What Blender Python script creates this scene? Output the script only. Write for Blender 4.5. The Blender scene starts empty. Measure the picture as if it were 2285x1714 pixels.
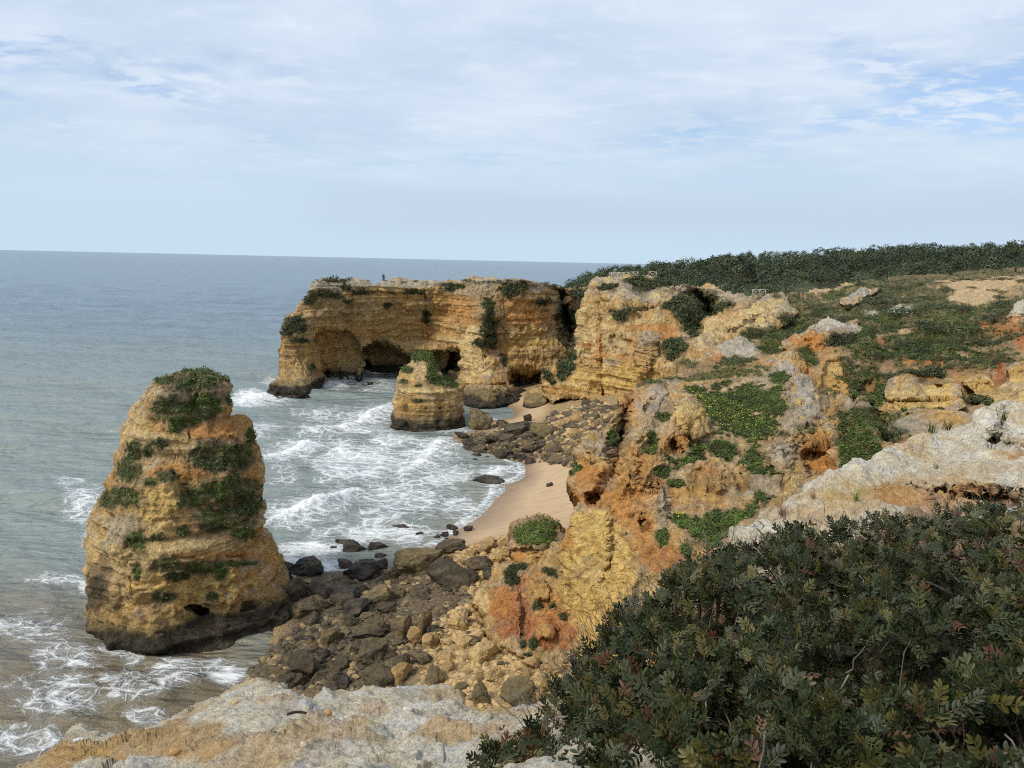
import bpy, bmesh, math, random
import numpy as np
from mathutils import Matrix, Vector, Euler

# ------------------------------------------------------------------ camera, sky, sun, exposure
SW, SH, FPX = 2285.0, 1714.0, 1673.6          # photograph frame used for measuring, focal length in its pixels
PITCH = math.atan(274.7 / FPX)
ROLL = math.atan(0.02205)
CAM = np.array([0.0, 0.0, 30.0])
scene = bpy.context.scene
col = scene.collection
cp, sp, ca, sa = math.cos(PITCH), math.sin(PITCH), math.cos(ROLL), math.sin(ROLL)
F_ = np.array([0, cp, -sp]); U_ = np.array([0, sp, cp]); R_ = np.array([1.0, 0, 0])
XC = ca * R_ + sa * U_; YC = -sa * R_ + ca * U_; ZC = -F_
cam_data = bpy.data.cameras.new('camera')
cam = bpy.data.objects.new('camera', cam_data); col.objects.link(cam)
cam.matrix_world = Matrix(((XC[0], YC[0], ZC[0], CAM[0]), (XC[1], YC[1], ZC[1], CAM[1]), (XC[2], YC[2], ZC[2], CAM[2]), (0, 0, 0, 1)))
cam_data.sensor_fit = 'HORIZONTAL'; cam_data.sensor_width = 36.0
cam_data.lens = 36.0 * FPX / SW
cam_data.clip_start = 0.1; cam_data.clip_end = 200000
scene.camera = cam

SUN_AZ, SUN_EL = math.radians(-122), math.radians(46)     # azimuth from +Y towards +X
SUN_DIR = Vector((math.sin(SUN_AZ) * math.cos(SUN_EL), math.cos(SUN_AZ) * math.cos(SUN_EL), math.sin(SUN_EL)))
sun_l = bpy.data.lights.new('sun', 'SUN'); sun_l.energy = 2.4; sun_l.angle = math.radians(16); sun_l.color = (1.0, 0.92, 0.78)
sun = bpy.data.objects.new('sun', sun_l); col.objects.link(sun)
sun.rotation_euler = (-SUN_DIR).to_track_quat('-Z', 'Y').to_euler(); sun.location = (0, 0, 120)

world = bpy.data.worlds.new('World'); scene.world = world; world.use_nodes = True
scene.view_settings.view_transform = 'Standard'; scene.view_settings.look = 'None'
scene.view_settings.exposure = 0.36; scene.view_settings.gamma = 1.0; scene.view_settings.use_curve_mapping = False
scene.render.engine = 'CYCLES'
scene.cycles.use_denoising = False; scene.cycles.filter_width = 1.05; scene.cycles.max_bounces = 5; scene.cycles.diffuse_bounces = 3
scene.cycles.transparent_max_bounces = 6

def NT(tree):
    n, l = tree.nodes, tree.links
    def node(t, ins=None, **kw):
        x = n.new(t)
        for k, v in kw.items(): setattr(x, k, v)
        for k, v in (ins or {}).items():
            s = x.inputs[k]
            if hasattr(v, 'is_output'): l.new(v, s)
            else: s.default_value = v
        return x
    return node
def math_(N, op, a, b=None, c=None, clamp=False):
    ins = {0: a}
    if b is not None: ins[1] = b
    if c is not None: ins[2] = c
    x = N('ShaderNodeMath', ins, operation=op); x.use_clamp = clamp
    return x.outputs[0]
def mixc(N, f, a, b, mode='MIX'):
    x = N('ShaderNodeMix', None, data_type='RGBA', blend_type=mode)
    for i, v in ((0, f), (6, a), (7, b)):
        s = x.inputs[i]
        if hasattr(v, 'is_output'): x.id_data.links.new(v, s)
        else: s.default_value = v if i == 0 else (tuple(v) + (1,))[:4]
    return x.outputs[2]
def ramp(N, f, lo, hi):
    x = N('ShaderNodeMapRange', {0: f, 1: lo, 2: hi, 3: 0.0, 4: 1.0}, interpolation_type='SMOOTHSTEP')
    return x.outputs[0]

def build_world():
    t = world.node_tree; t.nodes.clear(); N = NT(t)
    out = N('ShaderNodeOutputWorld')
    sky = N('ShaderNodeTexSky', None, sky_type='NISHITA', sun_disc=False)
    sky.sun_elevation = SUN_EL; sky.sun_rotation = SUN_AZ; sky.air_density = 1.0; sky.dust_density = 1.2; sky.ozone_density = 1.5
    tc = N('ShaderNodeTexCoord')
    sep = N('ShaderNodeSeparateXYZ', {0: tc.outputs['Generated']})
    zz = math_(N, 'MAXIMUM', sep.outputs[2], 0.0)
    den = math_(N, 'ADD', zz, 0.11)
    u = math_(N, 'DIVIDE', sep.outputs[0], den); v = math_(N, 'DIVIDE', sep.outputs[1], den)
    uv = N('ShaderNodeCombineXYZ', {0: u, 1: v, 2: 0.0}).outputs[0]
    # broad veil, streaks and small flecked cells
    n1 = N('ShaderNodeTexNoise', {'Vector': uv, 'Scale': 0.55, 'Detail': 5.0, 'Roughness': 0.55, 'Distortion': 0.35}).outputs[0]
    mp = N('ShaderNodeMapping', {'Vector': uv, 'Location': (3.1, 1.7, 0), 'Rotation': (0, 0, 0.5), 'Scale': (1.0, 1.35, 1)}).outputs[0]
    n2 = N('ShaderNodeTexNoise', {'Vector': mp, 'Scale': 1.0, 'Detail': 5.0, 'Roughness': 0.5, 'Distortion': 0.25}).outputs[0]
    n3 = N('ShaderNodeTexNoise', {'Vector': mp, 'Scale': 5.5, 'Detail': 5.0, 'Roughness': 0.62, 'Distortion': 0.3}).outputs[0]
    streak = ramp(N, n2, 0.33, 0.70)
    fleck = ramp(N, n3, 0.46, 0.72)
    gap = math_(N, 'MULTIPLY', ramp(N, n1, 0.47, 0.36), ramp(N, n3, 0.60, 0.44))
    cover = math_(N, 'SUBTRACT', 0.97, math_(N, 'MULTIPLY', gap, 0.62))
    bright = math_(N, 'ADD', math_(N, 'MULTIPLY', streak, 0.62), math_(N, 'MULTIPLY', fleck, 0.24), clamp=True)
    low = ramp(N, zz, 0.02, 0.22)                      # thin even haze towards the horizon
    ccol = mixc(N, bright, (4.7, 5.7, 7.05), (6.8, 7.45, 8.3))
    sk = mixc(N, 1.0, sky.outputs[0], (0.9, 1.08, 1.32), 'MULTIPLY')
    c1 = mixc(N, cover, sk, ccol)
    hz2 = mixc(N, low, (4.7, 5.95, 7.15), c1)
    n5 = N('ShaderNodeTexNoise', {'Vector': N('ShaderNodeMapping', {'Vector': uv, 'Location': (5.2, 0.4, 0), 'Scale': (0.22, 0.10, 1)}).outputs[0], 'Scale': 1.6, 'Detail': 4.0, 'Roughness': 0.5}).outputs[0]
    bank = math_(N, 'MULTIPLY', ramp(N, n5, 0.42, 0.58), math_(N, 'MULTIPLY', ramp(N, zz, 0.015, 0.055), ramp(N, zz, 0.115, 0.065)))
    hz2 = mixc(N, math_(N, 'MULTIPLY', bank, 0.55), hz2, (4.35, 5.3, 6.3))
    bg = N('ShaderNodeBackground', {'Color': hz2, 'Strength': 0.096})
    t.links.new(bg.outputs[0], out.inputs[0])
build_world()

# ------------------------------------------------------------------ projection helpers
def rays(px, py):
    """direction through photograph pixel, scaled so that the forward (Y) component is 1"""
    px = np.asarray(px, float); py = np.asarray(py, float)
    dx = (px - SW / 2) / FPX; dy = -(py - SH / 2) / FPX
    d = dx[..., None] * XC + dy[..., None] * YC + F_
    return d / d[..., 1:2]
def at(px, py, D):
    D = np.asarray(D, float)
    return CAM + rays(px, py) * D[..., None]
def on_z(px, py, z=0.0):
    d = rays(px, py)
    return CAM + d * ((np.asarray(z, float) - CAM[2]) / np.minimum(d[..., 2], -1e-4))[..., None]
def proj(P):
    v = np.asarray(P, float) - CAM
    w = v @ F_
    return SW / 2 + FPX * (v @ XC) / w, SH / 2 - FPX * (v @ YC) / w

# ------------------------------------------------------------------ noise
_rng = np.random.default_rng(7)
_perm = np.concatenate([_rng.permutation(256)] * 3)
_g = _rng.normal(size=(256, 3)); _g /= np.linalg.norm(_g, axis=1)[:, None]
_gx, _gy, _gz = (np.ascontiguousarray(_g[:, k], dtype=np.float32) for k in range(3))
_perm = _perm.astype(np.int32)
def perlin(p):
    p = np.asarray(p, float)
    fl_ = np.floor(p); f = (p - fl_).astype(np.float32); i = fl_.astype(np.int32) & 255
    u = f * f * f * (f * (f * 6 - 15) + 10)
    fx, fy, fz = (np.ascontiguousarray(f[:, k]) for k in range(3)); ix, iy, iz = (np.ascontiguousarray(i[:, k]) for k in range(3))
    pa = (_perm[ix], _perm[ix + 1]); pb = {(a, b): _perm[pa[a] + iy + b] for a in (0, 1) for b in (0, 1)}
    def c(a, b, d):
        h = _perm[pb[a, b] + iz + d]
        return _gx[h] * (fx - a) + _gy[h] * (fy - b) + _gz[h] * (fz - d)
    x00 = c(0, 0, 0) * (1 - u[:, 0]) + c(1, 0, 0) * u[:, 0]; x10 = c(0, 1, 0) * (1 - u[:, 0]) + c(1, 1, 0) * u[:, 0]
    x01 = c(0, 0, 1) * (1 - u[:, 0]) + c(1, 0, 1) * u[:, 0]; x11 = c(0, 1, 1) * (1 - u[:, 0]) + c(1, 1, 1) * u[:, 0]
    y0 = x00 * (1 - u[:, 1]) + x10 * u[:, 1]; y1 = x01 * (1 - u[:, 1]) + x11 * u[:, 1]
    return (y0 * (1 - u[:, 2]) + y1 * u[:, 2]) * 1.5
def fbm(p, o=4, gain=0.5):
    p = np.asarray(p, float).copy(); a, s, t = 1.0, 0, 0
    for k in range(o):
        s = s + a * perlin(p + 17.3 * k); t += a; a *= gain; p = p * 2.03
    return s / t
def ridged(p, o=4, gain=0.5):
    p = np.asarray(p, float).copy(); a, s, t = 1.0, 0, 0
    for k in range(o):
        s = s + a * (1 - 2 * np.abs(perlin(p + 11.7 * k))); t += a; a *= gain; p = p * 2.1
    return s / t
def worley(p):
    """F1 and F2 of one jittered point per unit cell"""
    p = np.asarray(p, float); i = np.floor(p).astype(np.int64); f = p - i
    d1 = np.full(len(p), 9.0); d2 = np.full(len(p), 9.0)
    for a in (-1, 0, 1):
        for b in (-1, 0, 1):
            for c in (-1, 0, 1):
                h = _perm[_perm[_perm[(i[:, 0] + a) & 255] + ((i[:, 1] + b) & 255)] + ((i[:, 2] + c) & 255)]
                q = _g[h] * 0.33 + 0.5 + np.array([a, b, c]) - f
                d = np.einsum('ij,ij->i', q, q)
                m = d < d1
                d2 = np.where(m, d1, np.minimum(d2, d)); d1 = np.where(m, d, d1)
    return np.sqrt(d1), np.sqrt(d2)
_rt = _rng.uniform(-1, 1, 256)
def facets(p, tilt=0.6, soft=0.16):
    """broken blocks: every cell steps and leans its own way, with crisp joints between"""
    p = np.asarray(p, float); i = np.floor(p).astype(np.int32); f = (p - i).astype(np.float32)
    n = len(p); d1 = np.full(n, 9.0, np.float32); d2 = np.full(n, 9.0, np.float32); v1 = np.zeros(n, np.float32); v2 = np.zeros(n, np.float32)
    for a in (-1, 0, 1):
        for b in (-1, 0, 1):
            for c in (-1, 0, 1):
                h = _perm[_perm[_perm[(i[:, 0] + a) & 255] + ((i[:, 1] + b) & 255)] + ((i[:, 2] + c) & 255)]
                qx = _gx[h] * 0.36 + (0.5 + a) - f[:, 0]; qy = _gy[h] * 0.36 + (0.5 + b) - f[:, 1]; qz = _gz[h] * 0.36 + (0.5 + c) - f[:, 2]
                d = qx * qx + qy * qy + qz * qz; m2 = np.nonzero(d < d2)[0]
                if not len(m2): continue
                k = _perm[h[m2] + 77]; val = 0.5 * _rt[k] + tilt * (_gx[k] * qx[m2] + _gy[k] * qy[m2] + _gz[k] * qz[m2])
                dm = d[m2]; f1 = dm < d1[m2]; i1 = m2[f1]; i2 = m2[~f1]
                d2[i1] = d1[i1]; v2[i1] = v1[i1]; d1[i1] = dm[f1]; v1[i1] = val[f1]
                d2[i2] = dm[~f1]; v2[i2] = val[~f1]
    w = np.clip((np.sqrt(d2) - np.sqrt(d1)) / soft, 0, 1)
    return v1 * (0.5 + 0.5 * w) + v2 * (0.5 - 0.5 * w)
def sstep(a, b, x):
    t = np.clip((x - a) / (b - a), 0, 1); return t * t * (3 - 2 * t)
def sdf_poly(px, py, poly):
    """signed distance to a polygon, negative inside"""
    P = np.asarray(poly, float); n = len(P)
    d = np.full(px.shape, 1e18); inside = np.zeros(px.shape, bool)
    for k in range(n):
        a, b = P[k], P[(k + 1) % n]; e = b - a
        wx, wy = px - a[0], py - a[1]
        t = np.clip((wx * e[0] + wy * e[1]) / max(e @ e, 1e-9), 0, 1)
        d = np.minimum(d, (wx - e[0] * t) ** 2 + (wy - e[1] * t) ** 2)
        c1 = (a[1] <= py) != (b[1] <= py)
        xi = a[0] + (py - a[1]) / (e[1] if abs(e[1]) > 1e-9 else 1e-9) * e[0]
        inside ^= c1 & (px < xi)
    d = np.sqrt(d)
    return np.where(inside, -d, d)
def dist_line(x, y, pts):
    P = np.asarray(pts, float); d = np.full(x.shape, 1e18); s = np.zeros(x.shape)
    side = np.zeros(x.shape); L = 0
    for k in range(len(P) - 1):
        a, b = P[k], P[k + 1]; e = b - a; l = np.hypot(*e)
        wx, wy = x - a[0], y - a[1]
        t = np.clip((wx * e[0] + wy * e[1]) / (l * l), 0, 1)
        q = np.hypot(wx - e[0] * t, wy - e[1] * t)
        m = q < d
        d = np.where(m, q, d); s = np.where(m, L + t * l, s); side = np.where(m, np.sign(wx * e[1] - wy * e[0]), side)
        L += l
    return d, s / L, side
class TPS:
    def __init__(self, xy, v, lam=1e-3):
        self.x = np.asarray(xy, float); v = np.asarray(v, float); n = len(v)
        self.c = self.x.mean(0); self.s = self.x.std()
        X = (self.x - self.c) / self.s; self.X = X
        K = self._k(X, X) + lam * np.eye(n); Pm = np.c_[np.ones(n), X]
        A = np.block([[K, Pm], [Pm.T, np.zeros((3, 3))]])
        self.w = np.linalg.solve(A, np.r_[v, 0, 0, 0])
    @staticmethod
    def _k(a, b):
        r2 = ((a[:, None, :] - b[None]) ** 2).sum(-1)
        return 0.5 * r2 * np.log(r2 + 1e-12)
    def __call__(self, xy):
        sh = np.shape(xy)[:-1]; q = (np.reshape(xy, (-1, 2)) - self.c) / self.s
        out = np.empty(len(q))
        for k in range(0, len(q), 40000):
            b = q[k:k + 40000]
            out[k:k + 40000] = self._k(b, self.X) @ self.w[:-3] + np.c_[np.ones(len(b)), b] @ self.w[-3:]
        return out.reshape(sh)

# ------------------------------------------------------------------ mesh and object helpers
def new_mesh(name, v, f, cols=None, smooth=True, mats=()):
    """v (N,3), f (M,3|4) index array or list"""
    me = bpy.data.meshes.new(name)
    v = np.asarray(v, np.float32)
    if isinstance(f, np.ndarray):
        k = f.shape[1]
        me.vertices.add(len(v)); me.vertices.foreach_set('co', v.ravel())
        me.loops.add(f.size); me.loops.foreach_set('vertex_index', f.astype(np.int32).ravel())
        me.polygons.add(len(f)); me.polygons.foreach_set('loop_start', np.arange(0, f.size, k, dtype=np.int32))
        me.update(calc_edges=True)
    else:
        me.from_pydata([tuple(x) for x in v], [], f); me.update()
    me.polygons.foreach_set('use_smooth', np.full(len(me.polygons), smooth))
    if cols is not None:
        a = me.color_attributes.new('Col', 'FLOAT_COLOR', 'POINT')
        c4 = np.ones((len(v), 4), np.float32); c4[:, :3] = cols
        a.data.foreach_set('color', c4.ravel())
    for m in mats: me.materials.append(m)
    return me
def attr(me, name, vals):
    a = me.attributes.new(name, 'FLOAT', 'POINT'); a.data.foreach_set('value', np.asarray(vals, np.float32))
def link(name, data, parent=None, loc=None, rot=None, scale=None):
    o = bpy.data.objects.new(name, data); col.objects.link(o)
    if parent is not None: o.parent = parent
    if loc is not None: o.location = loc
    if rot is not None: o.rotation_euler = rot
    if scale is not None: o.scale = scale if hasattr(scale, '__len__') else (scale,) * 3
    return o
def tag(o, label=None, cat=None, group=None, kind=None):
    if label: o['label'] = label
    if cat: o['category'] = cat
    if group: o['group'] = group
    if kind: o['kind'] = kind
    return o
def grid_normals(P):
    du = np.gradient(P, axis=1); dv = np.gradient(P, axis=0)
    n = np.cross(du, dv); l = np.linalg.norm(n, axis=-1, keepdims=True)
    return n / np.maximum(l, 1e-12)

# ------------------------------------------------------------------ materials
def new_mat(name):
    m = bpy.data.materials.new(name); m.use_nodes = True; t = m.node_tree; t.nodes.clear()
    N = NT(t); out = N('ShaderNodeOutputMaterial'); bs = N('ShaderNodeBsdfPrincipled')
    t.links.new(bs.outputs[0], out.inputs[0])
    return m, t, N, bs
def rock_mat(name, s=1.0, bump=0.5, base=None, var=0.35, rough=0.92, pits=0.45, dist=0.12, pitcol=(0.20, 0.125, 0.06), crust=0.34, crustcol=(0.22, 0.175, 0.115)):
    """weathered limestone; s = grain frequency per metre, base colour from the mesh's Col layer unless given"""
    m, t, N, bs = new_mat(name)
    tc = N('ShaderNodeTexCoord').outputs['Object']
    if base is None: c = N('ShaderNodeVertexColor', None, layer_name='Col').outputs[0]
    else:
        rnd = N('ShaderNodeObjectInfo').outputs['Random']
        c = mixc(N, rnd, base[0], base[1])
        nb = N('ShaderNodeTexNoise', {'Vector': tc, 'Scale': 0.7 * s, 'Detail': 3.0}).outputs[0]
        c = mixc(N, ramp(N, nb, 0.4, 0.62), c, base[2])
    n1 = N('ShaderNodeTexNoise', {'Vector': tc, 'Scale': 1.1 * s, 'Detail': 7.0, 'Roughness': 0.68, 'Distortion': 0.25}).outputs[0]
    n2 = N('ShaderNodeTexNoise', {'Vector': tc, 'Scale': 4.2 * s, 'Detail': 6.0, 'Roughness': 0.72}).outputs[0]
    n3 = N('ShaderNodeTexNoise', {'Vector': N('ShaderNodeMapping', {'Vector': tc, 'Location': (7.7, 2.1, 5.3)}).outputs[0], 'Scale': 0.45 * s, 'Detail': 8.0, 'Roughness': 0.72, 'Distortion': 0.5}).outputs[0]
    vo = N('ShaderNodeTexVoronoi', {'Vector': tc, 'Scale': 3.0 * s, 'Randomness': 1.0}).outputs[0]
    k = math_(N, 'ADD', math_(N, 'MULTIPLY', ramp(N, n1, 0.30, 0.70), var * 1.15), math_(N, 'MULTIPLY', ramp(N, n2, 0.32, 0.68), var * 1.15))
    k = math_(N, 'ADD', k, 1.0 - var * 1.1)
    kc = N('ShaderNodeCombineXYZ', {0: k, 1: k, 2: k}).outputs[0]
    c = mixc(N, math_(N, 'MULTIPLY', ramp(N, n3, 0.49, 0.57), crust), c, mixc(N, 0.62, c, crustcol))
    c = mixc(N, 1.0, c, kc, 'MULTIPLY')
    pit = math_(N, 'MULTIPLY', ramp(N, n2, 0.55, 0.66), pits)
    c = mixc(N, pit, c, mixc(N, 0.7, c, pitcol))
    t.links.new(c, bs.inputs['Base Color'])
    bs.inputs['Roughness'].default_value = rough; bs.inputs['Specular IOR Level'].default_value = 0.25
    h = math_(N, 'ADD', math_(N, 'MULTIPLY', n1, 1.3), math_(N, 'MULTIPLY', n2, 0.9))
    h = math_(N, 'SUBTRACT', h, math_(N, 'MULTIPLY', vo, 0.25))
    b = N('ShaderNodeBump', {'Height': h, 'Strength': bump, 'Distance': dist / s})
    t.links.new(b.outputs[0], bs.inputs['Normal'])
    return m
def leaf_mat(name, c1, c2, c3=None, rough=0.6, spec=0.3, ps=0.9, pa=0.8):
    """foliage: each leaf takes its own tone"""
    m, t, N, bs = new_mat(name)
    r = N('ShaderNodeNewGeometry').outputs['Random Per Island']
    c = mixc(N, r, c1, c2)
    if c3 is not None: c = mixc(N, ramp(N, r, 0.72, 0.92), c, c3)
    pn = N('ShaderNodeTexNoise', {'Vector': N('ShaderNodeNewGeometry').outputs['Position'], 'Scale': ps, 'Detail': 3.0}).outputs[0]
    pk = math_(N, 'MULTIPLY_ADD', ramp(N, pn, 0.3, 0.7), pa, 1.0 - pa / 2); c = mixc(N, 1.0, c, N('ShaderNodeCombineXYZ', {0: pk, 1: pk, 2: pk}).outputs[0], 'MULTIPLY')
    ob = N('ShaderNodeObjectInfo').outputs['Random']
    k = math_(N, 'MULTIPLY_ADD', ob, 0.5, 0.75)
    c = mixc(N, 1.0, c, N('ShaderNodeCombineXYZ', {0: k, 1: k, 2: k}).outputs[0], 'MULTIPLY')
    t.links.new(c, bs.inputs['Base Color'])
    bs.inputs['Roughness'].default_value = rough; bs.inputs['Specular IOR Level'].default_value = spec
    return m

OCHRE = np.array((0.545, 0.325, 0.105)); CREAM = np.array((0.68, 0.50, 0.23)); ORANGE = np.array((0.55, 0.25, 0.068))
RED = np.array((0.44, 0.155, 0.055)); GREY = np.array((0.42, 0.365, 0.28)); BROWN = np.array((0.29, 0.195, 0.10))
DARK = np.array((0.030, 0.026, 0.020)); OLIVE = np.array((0.20, 0.15, 0.07)); GREEN = np.array((0.050, 0.085, 0.016))
DGREEN = np.array((0.042, 0.060, 0.020)); TAN = np.array((0.55, 0.39, 0.21)); WHITE = np.array((0.60, 0.565, 0.49))
YELLOW = np.array((0.69, 0.46, 0.15))
CODE = dict(o=ORANGE, r=RED, y=GREY, b=BROWN, d=DARK, g=GREEN, G=DGREEN, c=CREAM, p=TAN, O=OCHRE, l=OLIVE, w=WHITE, Y=YELLOW)

def mixn(c, k, m):
    return c * (1 - m[:, None]) + k * m[:, None]
def paint(c, px, py, P, regs, ns=1.0):
    """rock, soil and plant cover patches; edges broken up by noise.  returns colours and plant cover"""
    veg = np.zeros(len(px))
    n = fbm(P * 0.45 * ns, 4) ; n2 = fbm(P * 1.5 * ns + 5, 4, 0.65)
    for r in regs:
        code = r[0]
        if hasattr(r[1], '__len__'):
            soft = r[2] if len(r) > 2 else 12; st = r[3] if len(r) > 3 else 1
            e = np.minimum(-sdf_poly(px, py, r[1]) / soft, 0.75)
        else:
            _, x, y, rx, ry = r[:5]; st = r[5] if len(r) > 5 else 1
            e = (1 - np.hypot((px - x) / rx, (py - y) / ry)) * 1.6
        if code in 'gG':
            m = sstep(-0.05, 0.45, e + 1.1 * n + 1.25 * n2 - 0.05) * st * sstep(-1.4, -0.3, e)
            c = mixn(c, BROWN, np.clip(sstep(-0.7, 0.1, e + 1.1 * n + 1.3 * n2) * sstep(-1.4, -0.5, e) * 0.55 * st, 0, 1))
            c = mixn(c, CODE[code], m * 0.9)
        else:
            m = sstep(-0.2, 0.4, e + 1.1 * n + 0.9 * n2 - 0.1) * st * sstep(-1.2, -0.3, e)
            c = mixn(c, CODE[code], m)
        if code in 'gG': veg = np.maximum(veg, m)
        elif code in 'pocwYy': veg = veg * (1 - m)
    return c, veg

# ------------------------------------------------------------------ rock faces measured from the photograph
def relief(name, poly, ctrl, mat, feats=(), regs=(), step=1.6, jit=3.0, edge_w=9.0, edge_R=1.2, back=14.0, drop=0.06,
           disp=None, colour=None, ns=1.0, fall=None, fade=0.0, depth=None, fallmask=None):
    P0 = np.asarray(poly, float)
    x0, y0 = P0.min(0) - step * 2; x1, y1 = P0.max(0) + step * 2
    gx = np.arange(x0, x1 + step, step); gy = np.arange(y0, y1 + step, step)
    PX, PY = np.meshgrid(gx, gy); sh = PX.shape
    q = np.stack([PX.ravel() / 34, PY.ravel() / 34, np.zeros(PX.size)], 1)
    sd = sdf_poly(PX, PY, poly) + (fbm(q + 3.3, 4, 0.6) * jit * 2).reshape(sh)
    if depth is not None: D = depth(PX, PY)
    else:
        C = np.asarray(ctrl, float)
        inv = TPS(C[:, :2], 1.0 / C[:, 2], 2e-4)(np.stack([PX, PY], -1))
        D = 1.0 / np.clip(inv, 0.85 / C[:, 2].max(), 1.15 / C[:, 2].min())
    wob = (fbm(q * 2.2 + 9, 3)).reshape(sh); wob2 = fbm(q * 1.3 + 29, 4, 0.6).reshape(sh)
    for ft in feats:
        if ft[0] == 'line':                                   # a rib (towards the eye) or a gully (away from it)
            dl, sl, _ = dist_line(PX, PY, ft[1]); wl = ft[3] * (1 + 0.5 * wob)
            dl = dl + 0.9 * ft[3] * wob2 ; D = D + 0.62 * ft[2] * np.clip(1 - np.clip(dl, 0, None) / (2.3 * wl), 0, 1) ** 1.15 * np.clip(np.minimum(sl, 1 - sl) * 6 + 0.15, 0, 1); continue
        soft = ft[2]
        D = D + ft[1] * sstep(0, 1, -(sdf_poly(PX, PY, ft[0]) + wob * soft * 0.8) / soft)
    D = D + edge_R * np.clip(1 + sd / edge_w, 0, 1) ** 2
    P = at(PX, PY, D)
    n = -grid_normals(P)
    n = np.where((np.einsum('ijk,ijk->ij', n, P - CAM) > 0)[..., None], -n, n)
    flat = P.reshape(-1, 3)
    keep = (sd < 0)
    near = np.zeros(sh, bool); near[1:-1, 1:-1] = True
    keep &= near
    use = keep.ravel()
    if disp is not None:
        dv = np.zeros(len(flat)); dv[use] = disp(flat[use], n.reshape(-1, 3)[use], PX.ravel()[use], PY.ravel()[use])
        if fade: dv = dv * (0.25 + 0.75 * sstep(0, fade, -sd.ravel()))
        flat = flat + n.reshape(-1, 3) * dv[:, None]
        P = flat.reshape(sh + (3,)); n2 = -grid_normals(P)
        n2 = np.where((np.einsum('ijk,ijk->ij', n2, P - CAM) > 0)[..., None], -n2, n2)
    else: n2 = n
    cell = keep[:-1, :-1] & keep[1:, :-1] & keep[:-1, 1:] & keep[1:, 1:]
    idx = np.full(sh, -1); ii, jj = np.nonzero(cell)
    used = np.zeros(sh, bool)
    for a in (0, 1):
        for b in (0, 1): used[ii + a, jj + b] = True
    idx[used] = np.arange(used.sum())
    faces = np.stack([idx[ii + 1, jj], idx[ii + 1, jj + 1], idx[ii, jj + 1], idx[ii, jj]], 1)
    V = P[used]; NN = n2[used]; px = PX[used]; py = PY[used]
    c = colour(V, NN, px, py)
    c, veg = paint(c, px, py, V, regs, ns)
    if hasattr(colour, 'post'): c = colour.post(c, V)
    # rim: the rock goes on behind its outline
    e = np.concatenate([faces[:, [0, 1]], faces[:, [1, 2]], faces[:, [2, 3]], faces[:, [3, 0]]])
    key = np.sort(e, 1); key = key[:, 0].astype(np.int64) * 10_000_000 + key[:, 1]
    u, inv_, cnt = np.unique(key, return_inverse=True, return_counts=True)
    be = e[cnt[inv_] == 1]
    bv = np.unique(be); m = np.full(len(V), -1); m[bv] = np.arange(len(bv))
    rr = rays(px[bv], py[bv]); base = V[bv]
    if fall is None:
        rows = [base + rr * back * k + np.array([0, 0, -drop * back * k * (1 + k)]) for k in (0.12, 0.4, 1.0)]
    else:
        hor = rr.copy(); hor[:, 2] = 0
        fm = np.ones(len(bv)) if fallmask is None else fallmask(px[bv], py[bv])
        rows = [base + hor * (back * k * np.where(fm > .5, 1, -.02))[:, None] + np.stack([0 * fm, 0 * fm, -fall * k * np.where(fm > .5, 1, 0.02)], 1) for k in (0.06, 0.3, 1.0)]
    prev = be; VV = [V]; cc = [c]; off = len(V); FF = [faces]
    for R in rows:
        cur = m[be] + off
        FF.append(np.stack([prev[:, 1], prev[:, 0], cur[:, 0], cur[:, 1]], 1))
        VV.append(R); cc.append(c[bv]); off += len(bv); prev = cur
    me = new_mesh(name, np.concatenate(VV), np.concatenate(FF), np.concatenate(cc), True, [mat])
    o = link(name, me)
    return o, dict(P=V, N=NN, px=px, py=py, veg=veg, col=c)

def strata(P, f=1.1, warp=0.5):
    z = P[:, 2] + warp * fbm(P * 0.07, 2)
    return perlin(np.stack([P[:, 0] * 0.035, P[:, 1] * 0.035, z * f], 1)), z
def cliff_disp(big=1.0, sbig=0.13, med=0.35, smed=0.55, st=0.28, lump=0.0, slump=1.5, fine=0.0, stf=1.1):
    def f(P, n, px, py):
        vert = 1 - np.clip(n[:, 2], 0, 1)
        s, z = strata(P, stf); s2, _ = strata(P + 40, stf * 2.6)
        patch = sstep(-0.25, 0.3, fbm(P * 0.16 + 51, 2))          # smooth faces next to crumbling ones
        d = big * (0.35 * fbm(P * sbig, 3) + 0.95 * facets(P * sbig * 1.15 + 0.35 * fbm(P * sbig, 2)[:, None], 1.0, 0.12)) + med * (0.35 + 0.9 * patch) * ridged(P * np.array([1, 1, 0.85]) * smed, 5, 0.58)
        d += vert * st * (1.1 - 0.75 * patch) * (np.tanh(4 * s) + 0.5 * np.tanh(4 * s2))
        rib = ridged(P * np.array([1, 1, 0.22]) * smed * 0.62 + 31, 3, 0.5)                # runnels down the face
        d += vert * med * 1.1 * rib * sstep(-0.2, 0.3, fbm(P * 0.09 + 71, 2))
        if lump:
            w = P * slump * np.array([1, 1, 0.9]); w = w + 0.35 * fbm(w * 0.6, 2)[:, None]
            d += lump * (0.95 * facets(w * 0.42, 0.9) + 0.55 * facets(w * 1.15 + 19, 0.9)) * (0.35 + 0.75 * patch)
            d += lump * 0.30 * facets(w * 3.1 + 7, 0.9) * (0.4 + 0.6 * patch)
            d -= lump * 1.0 * sstep(0.25, 0.5, fbm(P * slump * 0.8 + 77, 3)) * (0.3 + 0.7 * patch)               # hollows
        return d - d.mean()
    return f
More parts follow.
